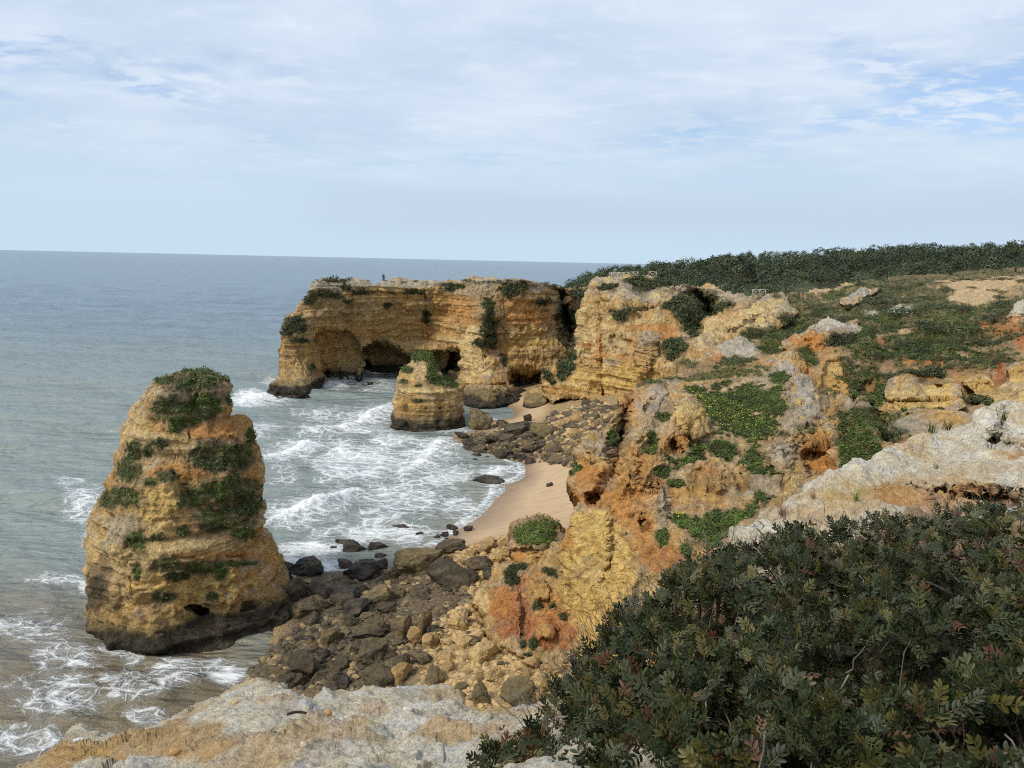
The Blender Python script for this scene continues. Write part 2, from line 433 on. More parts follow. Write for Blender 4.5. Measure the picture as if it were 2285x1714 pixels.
def cliff_col(cream=0.5, orange=0.35, grey=0.3, ztop=25, greyz=4, wet=2.2, olive=3.0, stf=1.1, brown=0.0):
    def f(P, n, px, py):
        s, z = strata(P, stf); s2, _ = strata(P + 40, stf * 2.6)
        a = fbm(P * 0.12 + 3, 4); b = fbm(P * 0.21 + 13, 4); g = fbm(P * 0.45 + 23, 4)
        c = np.repeat(OCHRE[None], len(P), 0)
        c = mixn(c, CREAM, np.clip(cream * sstep(-0.15, 0.4, a + 0.5 * s + 0.3 * s2), 0, 1))
        c = mixn(c, ORANGE, np.clip(orange * sstep(-0.05, 0.35, b - 0.3 * s), 0, 1))
        c = mixn(c, BROWN, np.clip((0.45 + brown) * sstep(0.05, 0.5, fbm(P * 0.8 + 31, 3) - 0.35 * s2), 0, 1))
        up = np.clip(n[:, 2], 0, 1)
        gm = grey * sstep(-0.1, 0.35, g) + 0.75 * sstep(ztop - greyz, ztop, P[:, 2] + 2.0 * a) * sstep(-0.35, 0.2, g) + 0.45 * sstep(0.35, 0.8, up) * sstep(-0.3, 0.2, g)
        c = mixn(c, GREY, np.clip(gm, 0, 0.9))
        m1 = fbm(P * 1.7 + 61, 4, 0.65); c = c * (1 + 0.55 * np.clip(m1, -.5, .6))[:, None]
        c = mixn(c, CREAM * 1.05, 0.35 * sstep(0.15, 0.45, fbm(P * 2.4 + 91, 3, 0.6)))
        return c
    def post(c, P):
        zz = P[:, 2] + 1.2 * fbm(P * 0.12 + 3, 4) + 0.5 * fbm(P * 0.45 + 23, 4)
        c = mixn(c, OLIVE, sstep(wet + olive, wet, zz) * 0.75)
        return mixn(c, DARK, sstep(wet + 0.3, wet - 0.3, zz) * 0.95)
    f.post = post
    return f
# ------------------------------------------------------------------ rock materials at three distances
M_far = rock_mat('limestone_far', 0.8, 1.0, var=0.55, dist=0.45, pits=0.5)
M_mid = rock_mat('limestone_mid', 1.6, 1.0, var=0.55, dist=0.45, pits=0.5)
M_near = rock_mat('limestone_ledge', 15.0, 1.0, var=0.46, pits=0.28, dist=0.6, pitcol=(0.30, 0.20, 0.10), crust=0.22, crustcol=(0.56, 0.45, 0.30))

# ------------------------------------------------------------------ beach and sea bed
SHORE = [(871, 1262), (969, 1214), (1005, 1190), (1043, 1168), (1068, 1150), (1099, 1118), (1121, 1094), (1112, 1079), (1140, 1076), (1159, 1071), (1168, 1058),
         (1159, 1034), (1124, 1023), (1060, 1000), (1011, 977), (1061, 960), (1092, 939), (1138, 932), (1142, 917), (1124, 907), (1082, 903)]
_bz = [(x, y, 0.0) for x, y in SHORE] + [(x, y, 0.0) for x, y in ((760, 1290), (672, 1292), (585, 1490), (560, 1530), (520, 1600))] + [
    (800, 1200, -.8), (900, 1110, -1), (1000, 1050, -.7), (1040, 1005, -.25), (700, 1020, -3), (500, 1200, -3), (300, 1550, -3), (950, 900, -2), (1000, 950, -.6), (700, 900, -3),
    (1090, 885, -.2), (560, 1400, -1.2), (450, 1520, -2), (1100, 1180, .7), (1180, 1120, .9), (1230, 1075, 1.3), (1250, 1150, 1.6), (1235, 1040, 1.2), (1170, 1000, 1.0), (1250, 980, 2.6), (1285, 950, 4),
    (1150, 955, 1.0), (1100, 990, .5), (1200, 920, 1.5), (1180, 890, 1.2), (1000, 1240, .9), (1100, 1230, 1.8), (1000, 1300, 1.4), (900, 1300, .6), (1050, 1350, 1.9), (1130, 1450, 2.3), (1250, 1500, 2.8),
    (800, 1400, .7), (900, 1480, 1.4), (690, 1345, .30), (655, 1440, .45), (650, 1395, .4), (620, 1470, .34), (700, 1400, .45), (700, 1500, .6), (1000, 1550, 2.2), (1200, 1600, 3.4), (800, 1600, 1.4), (600, 1640, .2), (1300, 1060, 3), (1350, 1250, 2.5), (640, 840, -4), (880, 835, -1), (0, 1000, -4)]
_bz = np.array(_bz); _bw = on_z(_bz[:, 0], _bz[:, 1], _bz[:, 2])
BED = TPS(_bw[:, :2], _bz[:, 2], 5e-4)
def bed_z(x, y):
    x = np.asarray(x, float); y = np.asarray(y, float)
    return np.clip(BED(np.stack([x, y], -1)), -4.0, 7.0)
def on_bed(px, py):
    """point of the beach or sea bed seen at a photograph pixel"""
    d = rays(float(px), float(py)); z = 0.5
    for _ in range(12):
        P = CAM + d * ((z - 30.0) / d[2]); z = 0.5 * z + 0.5 * float(bed_z(P[0], P[1]))
    return P
def build_beach():
    gx = np.arange(-60, 70.1, 0.45); gy = np.arange(22, 205, 0.45)
    X, Y = np.meshgrid(gx, gy); Z = bed_z(X, Y)
    q = np.stack([X.ravel(), Y.ravel(), np.zeros(X.size)], 1)
    n = fbm(q * 0.35, 3).reshape(X.shape)
    px, py = proj(np.stack([X, Y, Z], -1).reshape(-1, 3)); px = px.reshape(X.shape); py = py.reshape(X.shape)
    SANDPOLY = [(940, 1235), (1000, 1180), (1120, 1080), (1110, 1060), (1130, 1018), (1240, 1028), (1330, 1040), (1330, 1215), (1140, 1200), (1040, 1215)]
    SAND2 = [(1060, 960), (1130, 890), (1240, 875), (1215, 925), (1120, 975)]
    sandy = np.maximum(sstep(12, -12, sdf_poly(px, py, SANDPOLY)), sstep(12, -12, sdf_poly(px, py, SAND2)))
    sandy = np.maximum(sandy, sstep(-0.05, -0.4, Z))
    rough = 1 - sandy
    Z = Z + n * (0.03 + 0.35 * rough) + rough * 0.18 * ridged(q * 1.3, 3).reshape(X.shape)
    V = np.stack([X, Y, Z], -1).reshape(-1, 3); h, w = X.shape
    i = np.arange(h * w).reshape(h, w)
    f = np.stack([i[:-1, :-1], i[:-1, 1:], i[1:, 1:], i[1:, :-1]], -1).reshape(-1, 4)
    me = new_mesh('beach', V, f)
    DZ = [(628, 1260), (860, 1255), (960, 1240), (1060, 1280), (1040, 1340), (980, 1400), (930, 1480), (900, 1800), (400, 1900), (500, 1600), (590, 1470), (640, 1400)]; FZ = [(1020, 985), (1110, 955), (1200, 955), (1240, 1020), (1150, 1030), (1060, 1015)]
    attr(me, 'dark', np.maximum(sstep(30, -30, sdf_poly(px, py, DZ)), sstep(14, -14, sdf_poly(px, py, FZ))).ravel())
    attr(me, 'sandy', sandy.ravel()); attr(me, 'height', (Z + 0.1 * n).ravel())
    m, t, N, bs = new_mat('wet_sand_and_gravel')
    tc = N('ShaderNodeTexCoord').outputs['Object']
    sa_ = N('ShaderNodeAttribute', None, attribute_name='sandy').outputs['Fac']
    hh = N('ShaderNodeAttribute', None, attribute_name='height').outputs['Fac']
    n1 = N('ShaderNodeTexNoise', {'Vector': N('ShaderNodeMapping', {'Vector': tc, 'Rotation': (0, 0, -0.5), 'Scale': (0.5, 2.2, 1)}).outputs[0], 'Scale': 0.8, 'Detail': 5.0, 'Roughness': 0.6}).outputs[0]
    n2 = N('ShaderNodeTexNoise', {'Vector': tc, 'Scale': 5.0, 'Detail': 6.0, 'Roughness': 0.7}).outputs[0]
    wet = N('ShaderNodeMapRange', {0: hh, 1: 0.05, 2: 0.85, 3: 1.0, 4: 0.0}).outputs[0]
    wet = math_(N, 'MULTIPLY', wet, math_(N, 'MULTIPLY_ADD', n1, 0.9, 0.55), clamp=True)
    sand = mixc(N, wet, (0.49, 0.345, 0.205), (0.25, 0.165, 0.098))
    sand = mixc(N, math_(N, 'MULTIPLY', ramp(N, n1, 0.46, 0.66), 0.65), sand, (0.36, 0.25, 0.14))
    grav = mixc(N, ramp(N, n2, 0.36, 0.62), (0.13, 0.09, 0.045), (0.42, 0.29, 0.13))
    dk_ = N('ShaderNodeAttribute', None, attribute_name='dark').outputs['Fac']
    grav = mixc(N, math_(N, 'MULTIPLY', dk_, 0.9), grav, mixc(N, ramp(N, n2, 0.36, 0.62), (0.035, 0.028, 0.018), (0.14, 0.10, 0.055)))
    c = mixc(N, sa_, grav, sand)
    t.links.new(c, bs.inputs['Base Color'])
    rg = N('ShaderNodeMapRange', {0: math_(N, 'MULTIPLY', wet, sa_), 1: 0.1, 2: 0.9, 3: 0.85, 4: 0.28}).outputs[0]
    t.links.new(rg, bs.inputs['Roughness'])
    b = N('ShaderNodeBump', {'Height': n2, 'Strength': 0.3, 'Distance': 0.08}); t.links.new(b.outputs[0], bs.inputs['Normal'])
    me.materials.append(m)
    tag(link('beach', me), kind='structure')
build_beach()

# ------------------------------------------------------------------ sea
BREAK = [([(596, 1172), (666, 1147), (736, 1115), (814, 1087)], 0.75, 1.5), ([(659, 981), (736, 967), (807, 939), (842, 921), (884, 899)], 0.7, 1.9),
         ([(891, 1069), (930, 1041), (965, 1009), (994, 974)], 0.4, 1.5), ([(716, 857), (745, 852), (772, 862)], 0.6, 1.6), ([(520, 905), (560, 894), (600, 882)], 0.8, 2.2),
         ([(803, 827), (822, 830), (845, 836)], 0.6, 1.5), ([(1085, 1062), (1110, 1052), (1125, 1040)], 0.15, 0.9),
         ([(560, 1030), (640, 1010), (700, 985)], 0.35, 1.5)]
FOAM = [  # photograph x, y, radii, density
    (800, 1030, 190, 60, .80), (900, 1110, 150, 70, .62), (980, 1060, 120, 50, .58), (700, 1130, 90, 60, .38), (760, 960, 150, 26, .85), (720, 925, 110, 30, .35), (880, 985, 80, 28, .80), (1020, 1130, 70, 40, .58), (850, 1190, 200, 36, .72), (700, 1225, 110, 26, .95), (640, 1260, 50, 40, .9), (740, 1262, 60, 28, .9), (850, 1150, 90, 35, .5),
    (640, 865, 60, 16, .55), (560, 890, 90, 18, 1.0), (610, 850, 40, 16, .5), (745, 857, 60, 12, 1.0), (828, 832, 40, 14, 1.0), (840, 868, 70, 22, .35), (590, 960, 90, 30, .45), (640, 1060, 60, 40, .30),
    (190, 1130, 80, 60, .52), (160, 1080, 60, 20, .40), (215, 1210, 50, 60, .5), (195, 1310, 24, 24, 1.25), (130, 1290, 110, 20, .42), (60, 1400, 130, 60, .42), (150, 1470, 110, 60, .46), (130, 1560, 160, 60, .44), (260, 1450, 60, 40, .5), (290, 1540, 120, 45, .48), (400, 1510, 120, 40, .48), (500, 1505, 70, 36, .7), (60, 1650, 120, 50, .4), (330, 1600, 70, 30, .5), (300, 1470, 40, 40, .6), (430, 1480, 150, 18, .5),
    (1090, 950, 50, 24, .55), (1010, 960, 60, 14, .45), (480, 930, 40, 14, .4), (330, 960, 22, 8, .4), (1110, 1100, 40, 25, .4), (1140, 1050, 30, 20, .5)]
def build_sea():
    xs = np.concatenate([np.linspace(-2600, -40, 60), np.arange(-36, 1330, 2.6), np.linspace(1335, 5200, 90)])
    # rows at distances chosen so that they fall evenly on the photograph
    hy = 582.2
    ys = np.concatenate([hy + np.array([1.0, 1.3, 1.7, 2.2, 2.8, 3.5, 4.3, 5.2]), np.arange(hy + 6.2, 760, 1.6), np.arange(760, 1260, 1.7), np.arange(1260, 1760, 2.6), np.linspace(1765, 2600, 24)])
    dd = (CAM[2]) / -rays(np.full(len(ys), SW / 2), ys)[:, 2]
    dd[0] = 90000
    fx = rays(xs, np.full(len(xs), 582.2))[:, 0]
    X = dd[:, None] * fx[None]; Y = np.repeat(dd[:, None], len(fx), 1)
    px, py = proj(np.stack([X, Y, np.zeros_like(X)], -1).reshape(-1, 3))
    x, y = X.ravel(), Y.ravel()
    bz = bed_z(np.clip(x, -60, 70), np.clip(y, 22, 205))
    depth = np.where((x > -60) & (x < 70) & (y < 205), -bz, 4.0)
    sh = sstep(0.0, 2.5, depth)
    # swell: crests run obliquely across the bay
    def wave(ang, L, A, sharp=1.0, ph=0):
        k = 2 * math.pi / L; w = x * math.sin(ang) + y * math.cos(ang)
        w = w + L * 0.55 * fbm(np.stack([x / L / 3.2, y / L / 3.2, np.full(len(x), ph)], 1), 2)
        s = 0.5 + 0.5 * np.sin(k * w + ph)
        return A * (s ** (1 + sharp) - 0.35)
    fade = lambda L: sstep(7.0, 3.0, y * y / (FPX * 30.0) / L * 3.0) if False else np.clip(1.0 - y / (L * 160), 0, 1)
    z = 0.05 + sh * (wave(0.16, 19, .85, 1.5) * fade(19) + wave(0.30, 34, .7, 1.2, 1) * fade(34) * sstep(60, 130, y) + wave(0.42, 7.3, .30, 1, 2) * fade(7.3) + wave(-0.25, 3.4, .10, .8, 4) * fade(3.4) + 0.10 * fbm(np.stack([x, y, 0 * x], 1) * 0.9, 3) * fade(2.5))
    z += (1 - sh) * 0.03 * fbm(np.stack([x, y, 0 * x], 1) * 0.8, 2)
    foam = np.zeros(len(x))
    nz = fbm(np.stack([px / 60, py / 30, 0 * px], 1), 3)
    for fx_, fy_, rx, ry, d in FOAM:
        e = 1 - np.hypot((px - fx_) / rx, (py - fy_) / ry) + 0.5 * nz
        foam = np.maximum(foam, min(1.2, d * 1.25) * sstep(0.0, 0.75, e))
    crest = np.zeros(len(x))
    wob = fbm(np.stack([x * 0.5, y * 0.5, 0 * x], 1), 3); wob2 = fbm(np.stack([x * 1.6, y * 1.6, 0 * x], 1), 3)
    for pts, hgt, wd in BREAK:
        Q = on_z(np.array([p[0] for p in pts]), np.array([p[1] for p in pts]))[:, :2]
        d, s, side = dist_line(x, y, Q)
        taper = np.clip(np.minimum(s, 1 - s) * 6, 0, 1) ** 0.6
        dd_ = d + wob * 0.9
        ridge = np.exp(-(np.clip(dd_, 0, None) / wd) ** 2) * taper
        z += 1.4 * hgt * ridge * (0.75 + 0.7 * wob) + 0.22 * ridge * wob2
        crest = np.maximum(crest, 1.6 * np.exp(-(np.clip(dd_, 0, None) / (wd * 1.25)) ** 2) * taper * (0.85 + 0.5 * wob))
        # spent foam trailing seaward of the breaker
        foam = np.maximum(foam, 0.72 * np.exp(-(d / (wd * 3.2)) ** 2) * taper)
    far = sstep(90, 400, y)
    edge = sstep(0.34, 0.0, depth) * (depth > -0.8)          # lace along the swash line
    swash = np.exp(-((depth - 0.09) / 0.06) ** 2)
    foam = np.maximum(foam, 0.55 * edge * (y < 110) * (x > -10)); foam = np.maximum(foam, 0.95 * swash * (y < 112) * (y > 66) * (px > 1000))
    foam = np.maximum(foam, crest)
    # silt: brown inshore, grey green in the bay, blue beyond
    BLUE = np.array((0.140, 0.205, 0.255)); TEAL = np.array((0.225, 0.265, 0.245)); SILT = np.array((0.175, 0.138, 0.085)); SHAL = np.array((0.29, 0.28, 0.22))
    t = sstep(70, 420, y + 40 * fbm(np.stack([x, y, 0 * x], 1) * 0.008, 2))
    c = TEAL[None] * (1 - t[:, None]) + BLUE[None] * t[:, None]
    s1 = sstep(0.0, 1.0, (1 - np.hypot((px - 280) / 560, (py - 1600) / 300)) * 1.9 + 0.35 * nz)
    s1 = np.maximum(s1, sstep(0, 1, (1 - np.hypot((px - 60) / 320, (py - 1450) / 230)) * 1.5 + .3 * nz) * 0.85)
    s1 = s1 * sstep(760, 640, px); s1 = np.maximum(s1, sstep(540, 640, px) * sstep(800, 740, px) * sstep(1290, 1350, py))
    c = mixn(c, SILT, np.clip(s1, 0, 1) * 0.95)
    c = mixn(c, SHAL, sstep(0.7, 0.05, depth) * 0.7 * (y < 120) * (px > 700))
    V = np.stack([x, y, z], 1); h, w = X.shape
    i = np.arange(h * w).reshape(h, w)
    f = np.stack([i[:-1, :-1], i[:-1, 1:], i[1:, 1:], i[1:, :-1]], -1).reshape(-1, 4)[:, ::-1]
    me = new_mesh('sea', V, f, c)
    attr(me, 'foam', foam)
    m, t, N, bs = new_mat('sea_water_with_foam')
    tc = N('ShaderNodeTexCoord').outputs['Object']
    base = N('ShaderNodeVertexColor', None, layer_name='Col').outputs[0]
    fo = N('ShaderNodeAttribute', None, attribute_name='foam').outputs['Fac']
    wn = N('ShaderNodeTexNoise', {'Vector': tc, 'Scale': 0.42, 'Detail': 2.5, 'Roughness': 0.5}).outputs['Color']
    wv = N('ShaderNodeVectorMath', {0: wn, 1: (0.5, 0.5, 0.5)}, operation='SUBTRACT').outputs[0]
    wv = N('ShaderNodeVectorMath', {0: wv, 3: 1.9}, operation='SCALE').outputs[0]
    wp = N('ShaderNodeVectorMath', {0: tc, 1: wv}, operation='ADD').outputs[0]
    wp = N('ShaderNodeMapping', {'Vector': wp, 'Rotation': (0, 0, 0.35), 'Scale': (0.75, 1.15, 0.0)}).outputs[0]
    v1 = N('ShaderNodeTexVoronoi', {'Vector': wp, 'Scale': 0.55}, feature='DISTANCE_TO_EDGE').outputs[0]
    v2 = N('ShaderNodeTexVoronoi', {'Vector': wp, 'Scale': 1.25}, feature='DISTANCE_TO_EDGE').outputs[0]
    v3 = N('ShaderNodeTexVoronoi', {'Vector': wp, 'Scale': 3.2}, feature='DISTANCE_TO_EDGE').outputs[0]
    nn = N('ShaderNodeTexNoise', {'Vector': wp, 'Scale': 0.42, 'Detail': 6.0, 'Roughness': 0.65}).outputs[0]
    nf = N('ShaderNodeTexNoise', {'Vector': wp, 'Scale': 2.6, 'Detail': 5.0, 'Roughness': 0.7}).outputs[0]
    den = math_(N, 'MULTIPLY', fo, math_(N, 'MULTIPLY_ADD', nn, 3.4, -0.5))
    den = math_(N, 'MAXIMUM', den, 0.0)
    wid = math_(N, 'MULTIPLY', den, 0.17)
    def lace(v, k):
        a = math_(N, 'SUBTRACT', math_(N, 'MULTIPLY', wid, k), v)
        return math_(N, 'DIVIDE', a, math_(N, 'MULTIPLY_ADD', wid, k * 0.9, 0.02), clamp=True)
    l1, l2, l3 = lace(v1, 1.25), lace(v2, 1.05), lace(v3, 0.9)
    L = math_(N, 'MAXIMUM', l1, math_(N, 'MULTIPLY', l2, 0.85)); L = math_(N, 'MAXIMUM', L, math_(N, 'MULTIPLY', l3, 0.6))
    L = math_(N, 'MULTIPLY', L, ramp(N, math_(N, 'ADD', nf, math_(N, 'MULTIPLY', den, 0.22)), 0.38, 0.62))
    solid = ramp(N, math_(N, 'ADD', math_(N, 'MULTIPLY', fo, 0.8), math_(N, 'MULTIPLY_ADD', nf, 0.8, -0.40)), 0.66, 0.98)
    ff = math_(N, 'MAXIMUM', math_(N, 'MULTIPLY', L, 0.92), solid, clamp=True)
    veil = math_(N, 'MULTIPLY', math_(N, 'MINIMUM', den, 1.0), 0.40)
    bc = mixc(N, veil, base, (0.50, 0.55, 0.54))
    cc = mixc(N, ff, bc, (0.80, 0.82, 0.83))
    t.links.new(cc, bs.inputs['Base Color'])
    t.links.new(math_(N, 'MULTIPLY_ADD', ff, 0.5, 0.24, clamp=True), bs.inputs['Roughness'])
    bs.inputs['IOR'].default_value = 1.33; bs.inputs['Specular IOR Level'].default_value = 0.42
    mp = N('ShaderNodeMapping', {'Vector': tc, 'Rotation': (0, 0, 0.15), 'Scale': (0.55, 1.5, 1)}).outputs[0]
    b1 = N('ShaderNodeTexNoise', {'Vector': mp, 'Scale': 0.35, 'Detail': 6.0, 'Roughness': 0.6, 'Distortion': 0.4}).outputs[0]
    b2 = N('ShaderNodeTexNoise', {'Vector': mp, 'Scale': 0.045, 'Detail': 5.0, 'Roughness': 0.62}).outputs[0]
    hh = math_(N, 'ADD', b1, math_(N, 'MULTIPLY', b2, 6.0)); hh = math_(N, 'ADD', hh, math_(N, 'MULTIPLY', ff, 0.12))
    b = N('ShaderNodeBump', {'Height': hh, 'Strength': 0.9, 'Distance': 1.5}); t.links.new(b.outputs[0], bs.inputs['Normal'])
    me.materials.append(m)
    tag(link('sea', me), kind='structure')
build_sea()

# ------------------------------------------------------------------ sea stacks: full bodies measured row by row
def stack(name, rows, Dc, ry_k, mat, disp, colour, regs, nz, nt, holes=(), power=2.5, seed=0, tilt=0.0, zbot=-1.5):
    R = np.array(rows, float)
    mid = (R[:, 1] + R[:, 2]) / 2
    C = at(mid, R[:, 0], np.full(len(R), Dc)); L = at(R[:, 1], R[:, 0], np.full(len(R), Dc)); Q = at(R[:, 2], R[:, 0], np.full(len(R), Dc))
    v = np.array([C[:, 0].mean(), Dc]); v /= np.linalg.norm(v); u = np.array([v[1], -v[0]])          # away from the eye, and across
    z = C[:, 2]; o_ = np.argsort(z)
    zs = np.linspace(zbot, z.max(), nz)
    hw = (Q[:, 0] - L[:, 0]) / 2 * v[1] * 0.97
    cx = np.interp(zs, z[o_], C[o_, 0]); rx = np.interp(zs, z[o_], hw[o_])
    th = np.linspace(0, 2 * math.pi, nt, endpoint=False)
    ct, st_ = np.cos(th), np.sin(th)
    rr = (np.abs(ct) ** power + np.abs(st_) ** power) ** (-1 / power)
    kz = np.sqrt(np.clip((z.max() - zs) / 0.9, 0, 1)) ; kz = np.where(zs > z.max() - 0.9, 0.25 + 0.75 * kz, 1)
    lat = (rx * kz)[:, None] * (rr * ct)[None]; dep_ = -(rx * ry_k * kz)[:, None] * (rr * st_)[None]
    X = cx[:, None] + u[0] * lat + v[0] * dep_
    Y = Dc + tilt * zs[:, None] + u[1] * lat + v[1] * dep_
    P = np.stack([X, Y, np.repeat(zs[:, None], nt, 1)], -1)
    # slow changes of plan so that the body is not a turned shape
    ang = np.stack([np.cos(th), np.sin(th), np.zeros(nt)], 1)
    a3 = np.stack([np.repeat(ang[None, :, 0], nz, 0) * 1.3, np.repeat(ang[None, :, 1], nz, 0) * 1.3, np.repeat(zs[:, None] * 0.10, nt, 1)], -1).reshape(-1, 3) + seed
    plan = (0.16 * fbm(a3, 3)).reshape(nz, nt)
    front = np.clip(np.abs(st_), 0, 1)[None]
    C2 = np.stack([cx, np.full(nz, Dc) + tilt * zs, zs], 1)[:, None, :]
    P = C2 + (P - C2) * (1 + plan * front)[..., None]
    W = np.concatenate([P[:, -1:], P, P[:, :1]], 1)
    def nrm(W):
        n = grid_normals(W)[:, 1:-1]; c = W[:, 1:-1] - C2
        c[..., 2] = 0.0
        return np.where((np.einsum('ijk,ijk->ij', n, c) < 0)[..., None], -n, n)
    n = nrm(W); fl = P.reshape(-1, 3); px, py = proj(fl)
    dv = disp(fl, n.reshape(-1, 3), px, py)
    facing = fl[:, 1] < Dc
    for hp, dd, soft in holes:
        dv = dv - dd * sstep(0, 1, -sdf_poly(px, py, hp) / soft) * facing
    fl = fl + n.reshape(-1, 3) * dv[:, None]; P = fl.reshape(nz, nt, 3)
    n = nrm(np.concatenate([P[:, -1:], P, P[:, :1]], 1)).reshape(-1, 3)
    px, py = proj(fl)
    c = colour(fl, n, px, py)
    c, veg = paint(c, px, py, fl, regs)
    c = colour.post(c, fl)
    i = np.arange(nz * nt).reshape(nz, nt); j = np.roll(i, -1, 1)
    f = np.stack([i[:-1], i[1:], j[1:], j[:-1]], -1).reshape(-1, 4)
    top = len(fl); cap = P[-1].mean(0) + np.array([0, 0, 0.15])
    ft = np.stack([i[-1], np.full(nt, top), np.full(nt, top), j[-1]], -1)
    V = np.concatenate([fl, cap[None]]); c = np.concatenate([c, c[-1:]])
    fl_list = np.concatenate([f, ft]).tolist()
    fl_list = [q if q[1] != q[2] else [q[0], q[1], q[3]] for q in fl_list]
    me = new_mesh(name, V, fl_list, c, True, [mat])
    return link(name, me), dict(P=fl, N=n, px=px, py=py, veg=veg, col=c[:-1])

S1 = [(822, 400, 494), (836, 374, 512), (862, 339, 521), (893, 319, 526), (928, 298, 534), (954, 295, 556), (988, 292, 557), (1001, 276, 566), (1023, 263, 576), (1040, 262, 584), (1058, 260, 587), (1101, 239, 586), (1127, 219, 597),
      (1171, 208, 602), (1214, 205, 611), (1253, 212, 630), (1290, 212, 646), (1320, 212, 672), (1360, 222, 688), (1388, 226, 694), (1450, 228, 696)]
REG_S1 = [('y', 430, 880, 110, 60, .7), ('o', 480, 960, 80, 30, .8), ('o', 370, 945, 60, 22, .6), ('o', 400, 1055, 110, 22, .8), ('o', 560, 1020, 26, 60, .9), ('Y', 355, 1120, 60, 44, 1), ('Y', 430, 1085, 60, 20, .6), ('Y', 470, 1395, 190, 34, .75), ('Y', 420, 1300, 150, 36, .7), ('c', 430, 1220, 150, 22, .6), ('o', 470, 1240, 120, 12, .6),
          ('y', 480, 1000, 60, 24, .6), ('y', 270, 1180, 50, 40, .5),
          ('b', 225, 1290, 34, 60, .9), ('d', 215, 1330, 28, 60, .8), ('l', 250, 1340, 30, 30, .7),
          ('G', 440, 850, 70, 28), ('G', 372, 905, 30, 30), ('g', 420, 925, 50, 24), ('g', 395, 945, 18, 18), ('g', 460, 905, 36, 28), ('G', 365, 850, 18, 10), ('G', 515, 893, 12, 14), ('G', 445, 827, 45, 9),
          ('g', 520, 1015, 60, 26), ('G', 450, 1015, 20, 14), ('G', 500, 1035, 60, 18), ('G', 560, 975, 12, 18), ('G', 290, 1045, 28, 30), ('G', 300, 1010, 18, 20), ('g', 335, 1075, 16, 10), ('G', 358, 993, 16, 12), ('G', 372, 1062, 18, 12), ('G', 330, 1005, 14, 10),
          ('g', 440, 1110, 42, 26), ('g', 520, 1110, 50, 40), ('g', 500, 1160, 60, 30), ('G', 550, 1130, 34, 30), ('G', 480, 1180, 30, 14), ('g', 545, 1190, 24, 12), ('G', 260, 1115, 44, 20), ('G', 280, 1100, 24, 12), ('g', 305, 1210, 24, 28), ('G', 408, 1185, 16, 10), ('G', 350, 1200, 20, 10),
          ('g', 370, 1262, 34, 15), ('g', 430, 1266, 60, 13), ('g', 520, 1258, 44, 7), ('G', 395, 1285, 24, 10), ('g', 495, 1275, 10, 18), ('G', 365, 1332, 28, 9), ('G', 472, 1333, 14, 8), ('g', 305, 1275, 8, 18)]
H1 = [([(411, 1357), (425, 1349), (445, 1351), (466, 1362), (468, 1371), (455, 1377), (435, 1371), (415, 1366)], 2.2, 6), ([(534, 1360), (548, 1340), (575, 1335), (592, 1343), (585, 1350), (566, 1358), (540, 1366)], 0.9, 6),
      ([(420, 960), (426, 955), (430, 975), (424, 986)], 0.6, 4), ([(500, 1237), (560, 1237), (570, 1248), (500, 1250)], 0.5, 8), ([(380, 1232), (440, 1236), (430, 1246), (385, 1243)], 0.5, 8), ([(513, 900), (517, 900), (524, 955), (520, 957)], 0.7, 3)]
o, ST1 = stack('sea_stack', S1, 61.0, 1.02, M_mid, cliff_disp(0.9, 0.17, 0.42, 0.5, 0.26, 0.42, 1.0, 0.10, 1.0), cliff_col(0.65, 0.40, 0.22, 23, 4, 1.55, 1.4, 1.0), [(r[0], r[1], r[2], r[3] * 1.22, r[4] * 1.25) + tuple(r[5:]) if r[0] in 'gG' else r for r in REG_S1], 300, 560, H1, 2.35, 4.0)
tag(o, 'tall tapering ochre sea stack with green tufts standing in the surf at left', 'sea stack')

S2 = [(784, 926, 955), (792, 916, 964), (806, 913, 971), (827, 897, 983), (848, 890, 1012), (862, 884, 1028), (869, 888, 1027), (890, 881, 1029), (918, 874, 1034), (933, 872, 1036), (960, 872, 1037)]
REG_S2 = [('c', 950, 872, 80, 8, .9), ('c', 930, 830, 40, 20, .6), ('O', 950, 915, 80, 18, .5), ('l', 950, 935, 90, 8, .6), ('g', 945, 795, 30, 14), ('G', 935, 790, 26, 8), ('g', 965, 825, 14, 26), ('g', 985, 850, 34, 13), ('G', 910, 826, 16, 8), ('G', 960, 845, 12, 12), ('G', 900, 852, 14, 6), ('G', 935, 860, 10, 5), ('G', 930, 895, 14, 6), ('b', 980, 890, 20, 8, .6), ('g', 1010, 858, 20, 8)]
H2 = [([(976, 910), (984, 907), (990, 912), (982, 917)], 1.0, 3), ([(1003, 908), (1010, 905), (1012, 911), (1006, 914)], 1.0, 3), ([(945, 910), (953, 907), (957, 913), (948, 915)], .6, 3)]
o, ST2 = stack('sea_stack', S2, 136.0, 1.0, M_far, cliff_disp(0.7, 0.2, 0.3, 0.5, 0.26, 0.3, 0.9, 0, 1.0), cliff_col(0.6, 0.2, 0.3, 14, 2, 1.7, 2.0), REG_S2, 120, 260, H2, 2.4, 9.0)
tag(o, 'squat pale sea stack with a grassy cap in the middle of the bay', 'sea stack')

